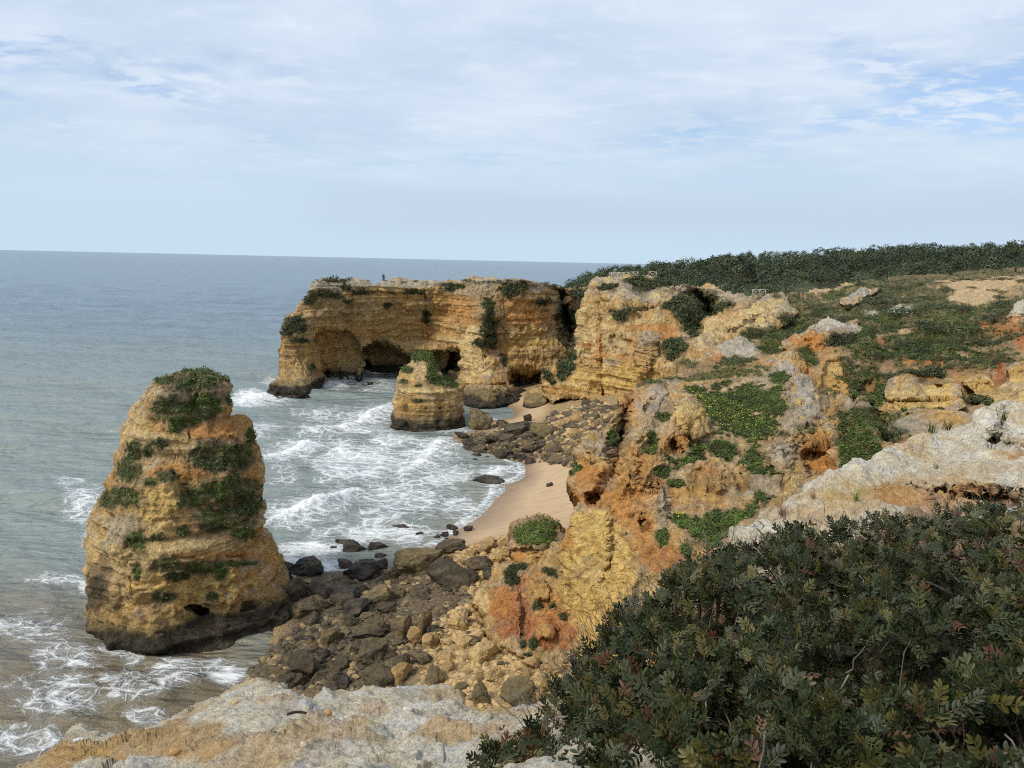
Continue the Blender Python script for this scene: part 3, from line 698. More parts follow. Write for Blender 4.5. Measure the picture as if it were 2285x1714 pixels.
# ------------------------------------------------------------------ far cliff with the arch
ARCH = [(704, 624), (720, 622), (757, 623), (790, 625), (821, 628), (880, 627), (934, 629), (985, 627), (1032, 626), (1085, 624), (1131, 625), (1185, 626), (1219, 632), (1260, 640), (1345, 640), (1345, 800), (1262, 796), (1250, 830), (1240, 900), (1180, 910), (1089, 925), (1010, 915), (930, 900), (850, 880),
        (798, 858), (772, 862), (757, 856), (720, 856), (712, 880), (704, 893), (660, 897), (616, 893), (594, 873), (595, 852), (618, 837), (627, 820), (627, 763), (629, 735), (634, 710), (653, 686), (687, 650)]
_a0 = lambda x, y, z=0.0: (x, y, float(on_z(np.array(float(x)), np.array(float(y)), z)[1]))
ARCHC = [_a0(616, 890), _a0(660, 893), _a0(700, 890), (627, 820, 167), (629, 735, 170), (653, 686, 173), (704, 630, 176), (690, 840, 168), (680, 740, 171), (730, 700, 176),
         _a0(730, 856), _a0(790, 857), (740, 790, 182), (790, 780, 183), (760, 700, 180), (821, 632, 180), (934, 632, 180), (880, 700, 183), (870, 760, 186), (950, 740, 186), _a0(880, 852), _a0(980, 860),
         (1032, 630, 176), (1010, 720, 178), _a0(1040, 900), _a0(1089, 908), (1060, 860, 162), (1070, 800, 165), (1065, 730, 168), (1080, 640, 173), (1131, 630, 174), (1124, 800, 168), (1160, 760, 172), (1190, 700, 174), (1219, 638, 178), (1230, 780, 174), _a0(1166, 892), (1180, 820, 170), (1300, 700, 200), (1300, 650, 205), (1340, 790, 190)]
ARCHF = [('line', [(1000, 640), (1015, 700), (1010, 760)], 1.5, 10), ('line', [(1120, 650), (1128, 740), (1128, 820)], 1.4, 9), ('line', [(1065, 640), (1080, 720), (1070, 800)], -1.5, 16), ('line', [(850, 640), (842, 700), (850, 760)], -1.0, 14), ('line', [(720, 650), (712, 710), (716, 770)], 1.2, 8), ([(712, 900), (714, 850), (719, 800), (712, 765), (704, 742), (722, 728), (760, 730), (800, 760), (812, 800), (803, 830), (800, 880)], 4.0, 7), ([(714, 850), (720, 812), (728, 800), (738, 830), (738, 870), (712, 880)], 4.0, 6),            # between the outer leg and the second leg
         ([(800, 856), (803, 827), (811, 798), (806, 777), (818, 768), (838, 762), (870, 765), (905, 790), (940, 790), (1000, 774), (1018, 771), (1032, 778), (1038, 795), (1034, 840), (1020, 862), (900, 864)], 13.0, 10),
         ([(994, 812), (1002, 785), (1018, 772), (1034, 780), (1038, 824), (990, 826)], 10.0, 6),
         ([(804, 830), (812, 800), (826, 800), (830, 830), (826, 850), (806, 850)], 8, 5),
         ([(1131, 838), (1134, 822), (1160, 815), (1195, 818), (1216, 830), (1212, 862), (1180, 872), (1135, 858)], 8.0, 8), ([(1150, 840), (1165, 836), (1172, 848), (1160, 858), (1150, 852)], 5, 4),
         ([(946, 640), (953, 640), (954, 700), (960, 720), (948, 722), (946, 690)], 1.6, 3), ([(780, 628), (784, 628), (784, 668), (780, 668)], 1.2, 3),
         ([(1226, 640), (1262, 640), (1290, 745), (1262, 800), (1240, 760), (1245, 700)], 10, 10), ([(826, 646), (925, 648), (925, 655), (826, 654)], 0.9, 3), ([(600, 845), (616, 838), (706, 838), (706, 880), (610, 880)], -0.8, 8),
         ([(1030, 862), (1130, 862), (1168, 878), (1170, 900), (1090, 915), (1030, 905)], -3.0, 8), ([(1035, 855), (1128, 852), (1130, 861), (1036, 864)], 0.8, 3)]
REG_A = [('y', 740, 636, 50, 14, .9), ('y', 880, 634, 140, 8, .8), ('y', 1060, 645, 60, 22, .6), ('y', 1180, 640, 50, 12, .7), ('O', 900, 660, 120, 12, .7), ('b', 740, 690, 80, 30, .55), ('b', 900, 690, 120, 22, .35), ('b', 1090, 680, 60, 40, .55), ('b', 870, 790, 70, 20, .5), ('o', 900, 720, 90, 40, .35), ('o', 1190, 710, 70, 14, .9), ('o', 1170, 680, 60, 20, .6), ('o', 1010, 700, 60, 40, .5), ('c', 1050, 755, 30, 30, .9), ('c', 1060, 800, 40, 24, .6), ('Y', 1190, 760, 60, 30, .6), ('c', 1075, 832, 40, 8, .8), ('O', 700, 790, 90, 60, .4), ('b', 650, 800, 30, 40, .4), ('o', 745, 810, 14, 30, .6), ('Y', 850, 800, 50, 8, .5),
         ('r', 942, 740, 3, 26, .8), ('r', 950, 745, 3, 34, .9), ('r', 957, 742, 3, 26, .8), ('b', 952, 690, 5, 46, .9), ('r', 905, 665, 8, 14, .6), ('l', 1080, 880, 90, 12, .8), ('l', 650, 855, 60, 12, .5), ('o', 602, 858, 8, 8, .9),
         ('G', 745, 628, 40, 4), ('G', 770, 640, 12, 8), ('G', 805, 650, 22, 9), ('G', 720, 656, 40, 9), ('G', 690, 668, 20, 12), ('G', 745, 660, 20, 6), ('G', 770, 668, 16, 5), ('G', 660, 728, 34, 22), ('g', 670, 760, 26, 7), ('G', 645, 740, 20, 14), ('g', 695, 822, 9, 9), ('G', 640, 712, 14, 8),
         ('G', 950, 705, 10, 16), ('G', 930, 650, 30, 7), ('G', 1010, 640, 30, 9), ('G', 1140, 650, 30, 18), ('G', 1160, 640, 20, 10), ('G', 1090, 700, 16, 34), ('g', 1095, 735, 26, 26), ('G', 1100, 755, 20, 24), ('G', 1075, 765, 18, 10), ('G', 1122, 805, 7, 18), ('G', 1210, 675, 22, 10), ('G', 1270, 720, 18, 40), ('G', 865, 685, 10, 8), ('G', 1250, 690, 12, 26)]
o, AR = relief('arch_cliff', ARCH, ARCHC, M_far, ARCHF, REG_A, 1.35, 2.0, 9, 2.2, 22, 0.03, cliff_disp(1.2, 0.10, 0.60, 0.30, 0.30, 0.55, 0.6, 0, 0.9), cliff_col(0.6, 0.42, 0.20, 26, 2.5, 1.9, 1.8, 0.9, 0.05))
tag(o, 'long banded ochre sea cliff with arched leg and sea caves across the bay', 'cliff')

# ------------------------------------------------------------------ bright headland in front of the wood
HEAD = [(1333, 623), (1357, 620), (1416, 622), (1472, 626), (1519, 630), (1587, 638), (1634, 647), (1664, 657), (1690, 664), (1730, 668), (1760, 800), (1700, 850), (1560, 880), (1440, 960), (1368, 940), (1320, 925), (1303, 920), (1290, 912), (1247, 926), (1233, 911), (1214, 879), (1211, 840), (1236, 818), (1262, 808), (1274, 805), (1283, 778), (1292, 749), (1298, 714), (1311, 687), (1315, 657), (1324, 637)]
HEADC = [_a0(1240, 918, 1.2), _a0(1300, 920, 1.8), (1214, 850, 147), (1274, 810, 148), (1300, 720, 150), (1320, 660, 152), (1333, 628, 153), (1416, 628, 152), (1519, 636, 150), (1634, 652, 146), (1690, 668, 142), (1350, 880, 140), (1400, 850, 136), (1370, 760, 142), (1330, 800, 142), (1345, 700, 148), (1440, 740, 138), (1500, 720, 138), (1440, 660, 147), (1530, 700, 140), (1580, 690, 152), (1560, 760, 132), (1640, 700, 138), (1700, 760, 125), (1480, 850, 128), (1560, 860, 122), (1420, 930, 132)]
HEADF = [('line', [(1440, 735), (1462, 790), (1450, 850)], -2.2, 12), ('line', [(1345, 640), (1342, 760), (1349, 900)], 1.6, 6), ('line', [(1385, 640), (1392, 700), (1380, 780), (1400, 860)], -1.4, 12), ('line', [(1315, 680), (1310, 760), (1290, 830)], -1.2, 12), ('line', [(1480, 640), (1490, 720), (1480, 800)], 1.3, 9), ('line', [(1412, 640), (1416, 700), (1425, 760)], 1.0, 6), ('line', [(1452, 640), (1455, 690)], 1.0, 5), ([(1240, 890), (1262, 888), (1312, 892), (1318, 906), (1300, 925), (1250, 930), (1232, 908)], 5.0, 7), ([(1512, 655), (1540, 640), (1585, 655), (1600, 700), (1575, 740), (1545, 755), (1530, 715), (1538, 700)], 5, 18),
         ([(1355, 684), (1470, 680), (1490, 688), (1480, 702), (1360, 702)], 1.0, 5), ([(1340, 725), (1346, 725), (1345, 830), (1352, 900), (1344, 900), (1338, 800)], 1.2, 5), ([(1350, 748), (1370, 740), (1430, 770), (1440, 780), (1370, 790)], 1.2, 12), ([(1425, 740), (1440, 735), (1468, 765), (1450, 850), (1430, 850), (1420, 790)], -2.0, 12), ([(1290, 780), (1335, 780), (1338, 812), (1290, 815)], 1.0, 10)]
REG_H = [('y', 1450, 655, 120, 24, .75), ('y', 1620, 660, 60, 16, .8), ('c', 1430, 690, 70, 8, .9), ('c', 1480, 655, 30, 16, .7), ('c', 1325, 790, 24, 14, 1), ('c', 1420, 720, 70, 16, .6), ('o', 1338, 760, 9, 90, .8), ('o', 1440, 730, 60, 10, .7), ('r', 1420, 808, 24, 8, .8), ('o', 1400, 795, 50, 12, .7), ('r', 1310, 768, 26, 8, .7), ('o', 1490, 745, 40, 20, .5), ('Y', 1330, 850, 80, 30, .8), ('Y', 1400, 850, 60, 40, .7), ('c', 1270, 858, 50, 6, .9), ('l', 1270, 905, 40, 16, .8), ('c', 1330, 735, 10, 40, .5), ('c', 1450, 790, 60, 30, .4), ('y', 1445, 755, 24, 22, .7),
         ('G', 1545, 690, 40, 36), ('G', 1520, 680, 24, 18), ('g', 1550, 735, 22, 24), ('G', 1570, 665, 24, 16), ('G', 1360, 645, 28, 6), ('G', 1430, 637, 40, 8), ('g', 1390, 700, 28, 7), ('G', 1380, 708, 16, 8), ('G', 1500, 688, 16, 10), ('G', 1262, 815, 18, 18), ('G', 1256, 835, 12, 20), ('g', 1278, 790, 6, 16), ('G', 1222, 840, 9, 8), ('G', 1234, 855, 6, 5), ('G', 1270, 838, 9, 8), ('G', 1510, 778, 28, 16), ('G', 1495, 796, 9, 10), ('b', 1520, 800, 30, 14, .7), ('y', 1365, 808, 18, 6, .8), ('G', 1600, 690, 30, 10), ('g', 1620, 685, 22, 8), ('G', 1480, 632, 50, 5)]
o, HD = relief('headland_cliff', HEAD, HEADC, M_far, HEADF, REG_H, 1.35, 2.0, 9, 1.8, 20, 0.02, cliff_disp(1.3, 0.11, 0.75, 0.30, 0.24, 0.65, 0.55, 0.12, 1.0), cliff_col(0.85, 0.35, 0.12, 27, 4, 0.6, 1.2, 1.0))
tag(o, 'bright yellow headland cliff with grey crust below the wooden viewpoint fence', 'cliff')
# ------------------------------------------------------------------ inland slope, paths and scrub
SLOPE = [(1640, 690), (1690, 664), (1742, 660), (1800, 650), (1850, 640), (1925, 622), (2000, 616), (2070, 612), (2180, 604), (2285, 600), (2480, 590), (2800, 585), (2800, 1060), (2000, 1080), (1850, 1050), (1700, 900), (1640, 800)]
SLOPEC = [(1690, 668, 140), (1742, 664, 140), (1850, 642, 165), (2000, 618, 185), (2180, 606, 190), (2480, 594, 190), (2800, 588, 190), (1800, 700, 118), (1900, 690, 120), (2000, 690, 120), (2150, 680, 120), (2285, 670, 118), (2600, 660, 115),
          (1750, 780, 96), (1850, 780, 94), (1950, 760, 98), (2050, 760, 96), (2200, 760, 92), (2285, 750, 90), (1820, 850, 84), (1900, 860, 82), (2000, 850, 82), (2100, 830, 84), (2250, 820, 80), (1900, 950, 66), (2000, 960, 62), (2150, 940, 62), (2285, 900, 64), (1900, 1040, 55), (2100, 1040, 48), (2600, 900, 60)]
SLOPEF = [('line', [(1760, 700), (1830, 760), (1850, 800)], 2.0, 14), ('line', [(2040, 700), (1990, 760), (1960, 830), (1950, 900)], 2.5, 16), ('line', [(2150, 700), (2120, 780), (2060, 820)], -2.0, 18), ('line', [(2240, 690), (2200, 740), (2190, 800)], 2.5, 14), ('line', [(1940, 740), (1900, 790)], -2.0, 16), ('line', [(2090, 740), (2050, 800)], 1.8, 12), ([(1840, 800), (1880, 795), (1895, 850), (1900, 900), (1870, 890), (1830, 860)], 2.0, 14), ([(1915, 850), (1955, 840), (1950, 880), (1900, 890)], 2.0, 10), ([(1880, 880), (1960, 900), (2010, 960), (1960, 1000), (1900, 960)], 4.0, 20), ([(2195, 780), (2240, 800), (2240, 850), (2215, 850)], 1.5, 8)]
REG_F = [('G', [(1800, 655), (1850, 640), (1925, 620), (2070, 609), (2290, 597), (2290, 612), (2200, 614), (2060, 632), (1980, 665), (1850, 668)], 5), ('G', 2050, 606, 260, 9, 1), ('G', 1900, 640, 80, 14, .9), ('b', 2000, 800, 420, 150, .35), ('G', 2000, 700, 380, 84, .9), ('G', 1760, 690, 90, 40, .8), ('g', 2050, 770, 200, 50, .9), ('g', 2090, 720, 160, 24, .7), ('G', 2110, 800, 180, 40, .6), ('o', 2160, 830, 60, 30, .6), ('o', 1850, 850, 40, 40, .5), ('r', 2240, 720, 50, 16, .6), ('o', 1830, 790, 60, 20, .5), ('g', 1935, 785, 70, 26, .9), ('g', 1800, 800, 26, 22, .95), ('g', 1980, 700, 60, 14, .9), ('g', 1870, 655, 50, 12, .8), ('g', 1910, 745, 50, 24, .85), ('g', 1960, 880, 70, 46, .95), ('G', 1905, 835, 60, 40, .8), ('g', 1990, 850, 90, 20, .8), ('g', 2180, 800, 60, 30, .6), ('g', 1960, 960, 70, 40, .9), ('G', 1930, 1010, 70, 50, .9), ('G', 1750, 745, 90, 40, .85), ('g', 1720, 775, 36, 12, .9), ('g', 2130, 800, 30, 30, .8), ('g', 1780, 720, 50, 30, .5), ('G', 1810, 690, 50, 20, .7),
         ('b', 1920, 810, 40, 40, .6), ('b', 1960, 830, 36, 30, .7), ('b', 2110, 820, 40, 20, .7), ('b', 2160, 760, 50, 40, .5), ('b', 1790, 690, 30, 16, .6), ('b', 2240, 770, 40, 30, .7),
         ('p', [(2060, 632), (2130, 620), (2200, 616), (2290, 612), (2290, 622), (2240, 640), (2220, 662), (2180, 684), (2120, 682), (2110, 665), (2135, 650), (2110, 636)], 8), ('p', [(1780, 650), (1830, 640), (1900, 634), (1925, 628), (1925, 636), (1860, 650), (1810, 656)], 6), ('c', 1885, 631, 34, 6, .8), ('p', [(1815, 652), (1822, 652), (1850, 672), (1846, 674)], 3),
         ('p', [(1950, 748), (1985, 742), (2040, 730), (2105, 724), (2108, 728), (2040, 738), (2000, 746), (1980, 750), (1968, 752), (1975, 768), (1990, 772), (2030, 800), (2048, 812), (2040, 812), (2000, 785), (1970, 774), (1958, 758)], 3), ('r', 2075, 812, 40, 13, .95), ('r', 2085, 805, 26, 10, .8), ('r', 1966, 762, 8, 12, .8), ('o', 2025, 810, 14, 10, .8), ('p', 2065, 832, 26, 3, .8), ('r', 2230, 830, 14, 40, .9), ('r', 2275, 745, 14, 20, .9), ('o', 2200, 725, 12, 8, .8), ('o', 2215, 715, 60, 5, .6), ('p', 2150, 789, 18, 3, .8), ('p', 2240, 778, 50, 3, .6), ('w', 2002, 689, 40, 9, .85), ('y', 1950, 693, 26, 6, .9), ('p', [(1880, 895), (1950, 880), (1952, 884), (1900, 900)], 3),
         ('O', [(1832, 805), (1876, 798), (1886, 840), (1896, 890), (1870, 886), (1838, 868), (1820, 850)], 8), ('c', 1862, 815, 20, 18, .6), ('o', 1806, 830, 10, 20, .8), ('o', 1940, 858, 14, 14, .5), ('r', 1990, 985, 40, 18, .7), ('b', 2010, 985, 40, 30, .6), ('y', 2020, 960, 40, 14, .7), ('y', 1935, 915, 20, 20, .6)]
def slope_disp(P, n, px, py):
    return 1.9 * fbm(P * 0.08, 3) - 0.8 + 0.7 * ridged(P * 0.2 + 7, 4) + 0.5 * facets(P * 0.14 + 0.3 * fbm(P * 0.2, 2)[:, None], .9, .4) + 0.15 * ridged(P * 1.2, 3)
o, SL = relief('scrub_slope', SLOPE, SLOPEC, M_mid, SLOPEF, REG_F, 1.9, 2.0, 6, 0.8, 12, 0.03, slope_disp, cliff_col(0.45, 0.6, 0.25, 60, 4, -9, 1, 0.8, 0.2))
tag(o, kind='structure')

OUTCROPS = []
_sc = np.array(SLOPEC, float); _st = TPS(_sc[:, :2], 1 / _sc[:, 2], 2e-4)
def SLD(px, py): return 1 / np.clip(_st(np.stack([px, py], -1)), 1 / 210, 1 / 40)
def outcrop(name, poly, ctrl, regs, label, ztop, feats=(), cf=None, df=None, step=1.35, **kw):
    A = np.array(poly, float); xs = np.linspace(A[:, 0].min(), A[:, 0].max(), 120)
    yb = np.array([max([a[1] + (b[1] - a[1]) * (x - a[0]) / (b[0] - a[0]) for a, b in zip(A, np.roll(A, -1, 0)) if (a[0] - x) * (b[0] - x) <= 0 and a[0] != b[0]] or [A[:, 1].max()]) for x in xs])
    k = np.hanning(25); yb = np.convolve(np.pad(yb, 12, 'edge'), k / k.sum(), 'valid') + 5
    def depth(PX, PY):
        y = np.interp(PX, xs, yb); d0 = SLD(PX, y); d1 = SLD(PX, PY)
        return d0 + 0.3 + kw.get('steep', 0.42) * np.maximum(d1 - d0, -1)         # the face stands steeper than the slope it grows from
    o, d = relief(name, poly, ctrl, M_mid, feats, regs, step, 1.8, 9, kw.get('er', 0.1), kw.get('back', 8), kw.get('drop', 0.03), df or cliff_disp(0.7, 0.2, 0.4, 0.5, 0.2, 0.5, 0.9, 0.12), cf or cliff_col(0.5, 0.45, 0.4, ztop, 3, -9, 1), depth=depth)
    tag(o, label, 'rock outcrop'); OUTCROPS.append(d); return d
outcrop('rock_outcrop', [(1557, 756), (1575, 725), (1602, 705), (1640, 692), (1681, 681), (1702, 660), (1741, 655), (1758, 668), (1785, 696), (1766, 718), (1715, 748), (1690, 775), (1640, 790), (1590, 800), (1545, 800)],
        [(1557, 756, 112), (1602, 705, 120), (1681, 681, 122), (1741, 658, 126), (1785, 696, 118), (1715, 745, 108), (1640, 785, 100), (1590, 795, 100), (1650, 720, 114), (1720, 690, 115)],
        [('c', 1715, 695, 60, 30, .95), ('c', 1640, 730, 80, 26, .85), ('o', 1610, 715, 20, 8, .5), ('y', 1670, 735, 50, 12, .25), ('y', 1750, 695, 24, 20, .6), ('g', 1700, 745, 50, 12, .9), ('G', 1760, 715, 30, 14), ('G', 1735, 662, 16, 5), ('G', 1650, 765, 40, 8), ('b', 1600, 770, 40, 10, .5), ('y', 1690, 668, 16, 6, .8)],
        'pale slanting limestone ridge below the short fence and dark tree', 26, [([(1640, 700), (1690, 690), (1700, 700), (1640, 740), (1600, 745)], -1.5, 14)])
outcrop('rock_outcrop', [(1745, 771), (1767, 750), (1800, 733), (1832, 716), (1862, 712), (1888, 705), (1912, 716), (1926, 740), (1905, 752), (1890, 772), (1860, 790), (1801, 800), (1765, 790)],
        [(1745, 771, 95), (1832, 718, 104), (1888, 708, 106), (1926, 740, 101), (1860, 785, 92), (1801, 797, 90), (1830, 750, 97), (1800, 770, 93)],
        [('w', 1845, 722, 50, 12, .6), ('w', 1885, 728, 36, 16, .55), ('y', 1800, 740, 40, 10, .8), ('o', 1810, 765, 44, 22, .95), ('r', 1815, 790, 40, 8, .7), ('o', 1845, 760, 24, 12, .8), ('g', 1880, 760, 40, 16, .9), ('G', 1880, 711, 12, 5), ('b', 1868, 745, 20, 16, .6)],
        'white-crusted outcrop with orange face on the scrub slope', 22, [([(1790, 755), (1830, 745), (1836, 775), (1795, 785)], 1.2, 8)])
outcrop('rock_outcrop', [(1877, 678), (1885, 665), (1905, 650), (1930, 640), (1962, 644), (1958, 654), (1935, 660), (1915, 678), (1890, 690)],
        [(1877, 678, 124), (1905, 650, 130), (1962, 644, 132), (1915, 678, 122), (1890, 690, 118)], [('w', 1920, 655, 40, 10, .5), ('y', 1900, 668, 20, 10, .6), ('c', 1920, 668, 20, 6, .6), ('G', 1895, 690, 30, 8)], 'small white rock hump among dark scrub near the upper path', 27)
outcrop('rock_outcrop', [(1958, 912), (1975, 890), (1974, 870), (1980, 850), (2000, 838), (2030, 832), (2060, 826), (2100, 830), (2130, 842), (2146, 862), (2140, 892), (2150, 912), (2130, 924), (2100, 920), (2060, 922), (2044, 940), (2030, 948), (1996, 934)],
        [(1958, 912, 66), (1980, 850, 70), (2060, 828, 74), (2130, 842, 72), (2146, 880, 69), (2030, 945, 62), (2100, 918, 65), (2050, 870, 67), (2050, 900, 66)],
        [('Y', 2060, 880, 90, 20, .6), ('Y', 2045, 900, 80, 10, .9), ('c', 2050, 875, 90, 8, .7), ('c', 2020, 925, 30, 16, .6), ('Y', 2100, 862, 26, 10, .9), ('b', 2080, 850, 60, 8, .8), ('y', 1990, 850, 16, 16, .8), ('G', 2060, 836, 50, 10), ('G', 2090, 925, 40, 10), ('o', 2055, 842, 40, 4, .6)],
        'blocky yellow banded outcrop with grassy top above the near ledge', 24, [([(1968, 889), (2140, 886), (2140, 896), (1970, 899)], 1.3, 4), ([(2085, 855), (2108, 852), (2114, 868), (2090, 872)], 0.8, 5)], cliff_col(0.7, 0.2, 0.35, 60, 3, -9, 1), cliff_disp(0.4, 0.2, 0.25, 0.6, 0.35, 0.3, 1.0, 0.1))
outcrop('rock_outcrop', [(2158, 852), (2175, 842), (2195, 838), (2216, 845), (2222, 862), (2250, 850), (2246, 820), (2262, 808), (2300, 802), (2420, 800), (2420, 905), (2250, 905), (2160, 898), (2176, 880)],
        [(2158, 852, 68), (2195, 840, 69), (2250, 850, 70), (2300, 804, 72), (2420, 802, 72), (2420, 900, 62), (2250, 902, 62), (2170, 895, 63), (2230, 875, 66)],
        [('Y', 2195, 862, 30, 16, .9), ('Y', 2275, 845, 40, 16, .8), ('c', 2220, 890, 70, 8, .7), ('b', 2230, 872, 60, 6, .6), ('r', 2230, 840, 14, 20, .8), ('y', 2262, 815, 20, 8, .8), ('G', 2180, 895, 30, 8)],
        'yellow hollowed outcrop at the right edge behind the near ledge', 60, [([(2172, 850), (2195, 843), (2214, 852), (2206, 872), (2176, 872)], 0.9, 6)], cliff_col(0.7, 0.3, 0.3, 60, 3, -9, 1))
outcrop('rock_outcrop', [(2240, 708), (2262, 690), (2280, 672), (2330, 655), (2400, 660), (2400, 720), (2300, 716)], [(2240, 708, 100), (2280, 676, 104), (2400, 662, 106), (2400, 718, 98), (2300, 714, 99)], [('w', 2300, 690, 70, 20, .7)], 'pale rock hump cut by the right edge of the view', 27)

# ------------------------------------------------------------------ near promontory with the grassy bowl
PROM = [(1245, 1540), (1262, 1470), (1263, 1281), (1259, 1222), (1284, 1175), (1288, 1116), (1270, 1070), (1280, 1045), (1294, 1026), (1317, 978), (1357, 938), (1395, 887), (1410, 872), (1445, 849), (1484, 834), (1510, 813), (1543, 795), (1587, 775), (1620, 763), (1649, 760), (1682, 772), (1705, 792), (1732, 796), (1749, 793), (1798, 808), (1815, 835), (1830, 868), (1863, 898), (1890, 899), (1925, 911), (1936, 940), (1965, 990), (2050, 1040), (2400, 1060), (2400, 1500), (1700, 1640), (1440, 1640)]
PROMC = [(1255, 1530, 47), (1262, 1470, 49.5), (1265, 1280, 51), (1270, 1080, 54), (1295, 1030, 56), (1357, 938, 63), (1400, 885, 68), (1484, 837, 75), (1587, 777, 82), (1649, 763, 84), (1705, 794, 79), (1749, 796, 77), (1798, 811, 74), (1826, 866, 67), (1863, 902, 61), (1925, 915, 58), (1965, 990, 52),
         (1350, 1430, 45.5), (1400, 1250, 46.5), (1330, 1200, 49), (1350, 1110, 51), (1376, 1000, 58.5), (1330, 1000, 57), (1440, 1030, 54), (1440, 930, 60.5), (1480, 960, 57), (1520, 870, 69), (1570, 895, 66), (1650, 880, 68), (1680, 830, 74), (1620, 960, 59.5), (1700, 960, 60), (1540, 1000, 56), (1560, 1070, 51.5), (1480, 1080, 51), (1470, 1180, 47.5), (1650, 1060, 52), (1600, 1160, 47.5), (1540, 1160, 47.5), (1520, 1250, 43), (1640, 1200, 44.5),
         (1760, 880, 64), (1730, 850, 69), (1750, 950, 58), (1760, 1030, 52.5), (1740, 1080, 49.5), (1820, 960, 56), (1820, 1060, 50), (1880, 960, 56), (1940, 1040, 49), (2050, 1060, 46), (2050, 1290, 34), (1700, 1390, 33), (1500, 1550, 36), (2400, 1070, 42), (2400, 1490, 20), (1700, 1630, 24), (1440, 1630, 36), (2050, 1450, 24), (1560, 830, 74), (1650, 1000, 57)]
PROMF = [('line', [(1396, 888), (1345, 960), (1345, 1040), (1330, 1075)], -1.8, 15), ('line', [(1408, 882), (1390, 950), (1385, 1010), (1368, 1060), (1335, 1110)], 3.0, 13), ('line', [(1480, 850), (1440, 905), (1430, 960), (1405, 1020), (1395, 1080), (1380, 1115)], -2.0, 13), ('line', [(1490, 915), (1465, 960), (1445, 1010)], 1.6, 10),
         ('line', [(1500, 895), (1530, 930), (1480, 985), (1450, 1040), (1420, 1100)], -1.4, 14), ('line', [(1749, 796), (1785, 860), (1815, 915), (1790, 950), (1745, 1000), (1735, 1085)], -2.4, 15), ('line', [(1587, 777), (1649, 764), (1700, 793), (1749, 796)], -1.2, 10), ('line', [(1368, 1140), (1372, 1240), (1350, 1320)], 1.0, 8), ('line', [(1440, 1255), (1400, 1330), (1380, 1430)], -1.2, 14), 
         ('line', [(1560, 1040), (1555, 1100)], 1.0, 9), ('line', [(1610, 1030), (1600, 1100)], -1.0, 9), ('line', [(1660, 1050), (1655, 1105)], 1.0, 9), ('line', [(1480, 1060), (1470, 1150)], -1.2, 12), ('line', [(1860, 900), (1880, 960), (1890, 1020)], 1.6, 12), ('line', [(1560, 800), (1500, 850)], -1.0, 10), ('line', [(1640, 800), (1560, 850), (1510, 880)], 1.0, 12),
         ([(1366, 965), (1385, 900), (1412, 880), (1420, 900), (1405, 960), (1398, 1010), (1385, 1060), (1360, 1050), (1352, 1000)], 2.6, 16),      # gully
         ([(1300, 1100), (1335, 1085), (1358, 1095), (1352, 1115), (1330, 1130), (1310, 1125)], 2.2, 9), ([(1495, 985), (1505, 978), (1520, 995), (1518, 1003), (1496, 1003)], 2.0, 6), ([(1424, 1155), (1440, 1155), (1440, 1168), (1424, 1166)], 1.0, 5),
         ([(1784, 1030), (1786, 1008), (1810, 992), (1850, 990), (1866, 1005), (1858, 1040), (1830, 1062), (1800, 1068)], 1.8, 9), ([(1790, 935), (1800, 930), (1845, 950), (1848, 975), (1800, 975)], 0.8, 8),
         ([(1375, 1180), (1400, 1190), (1430, 1225), (1425, 1250), (1380, 1260)], 0.5, 8), ([(1425, 870), (1445, 852), (1480, 850), (1490, 880), (1470, 910), (1460, 890), (1430, 920)], -1.0, 9),
         ([(1500, 890), (1555, 885), (1570, 930), (1600, 965), (1560, 985), (1520, 970)], -1.2, 10)]
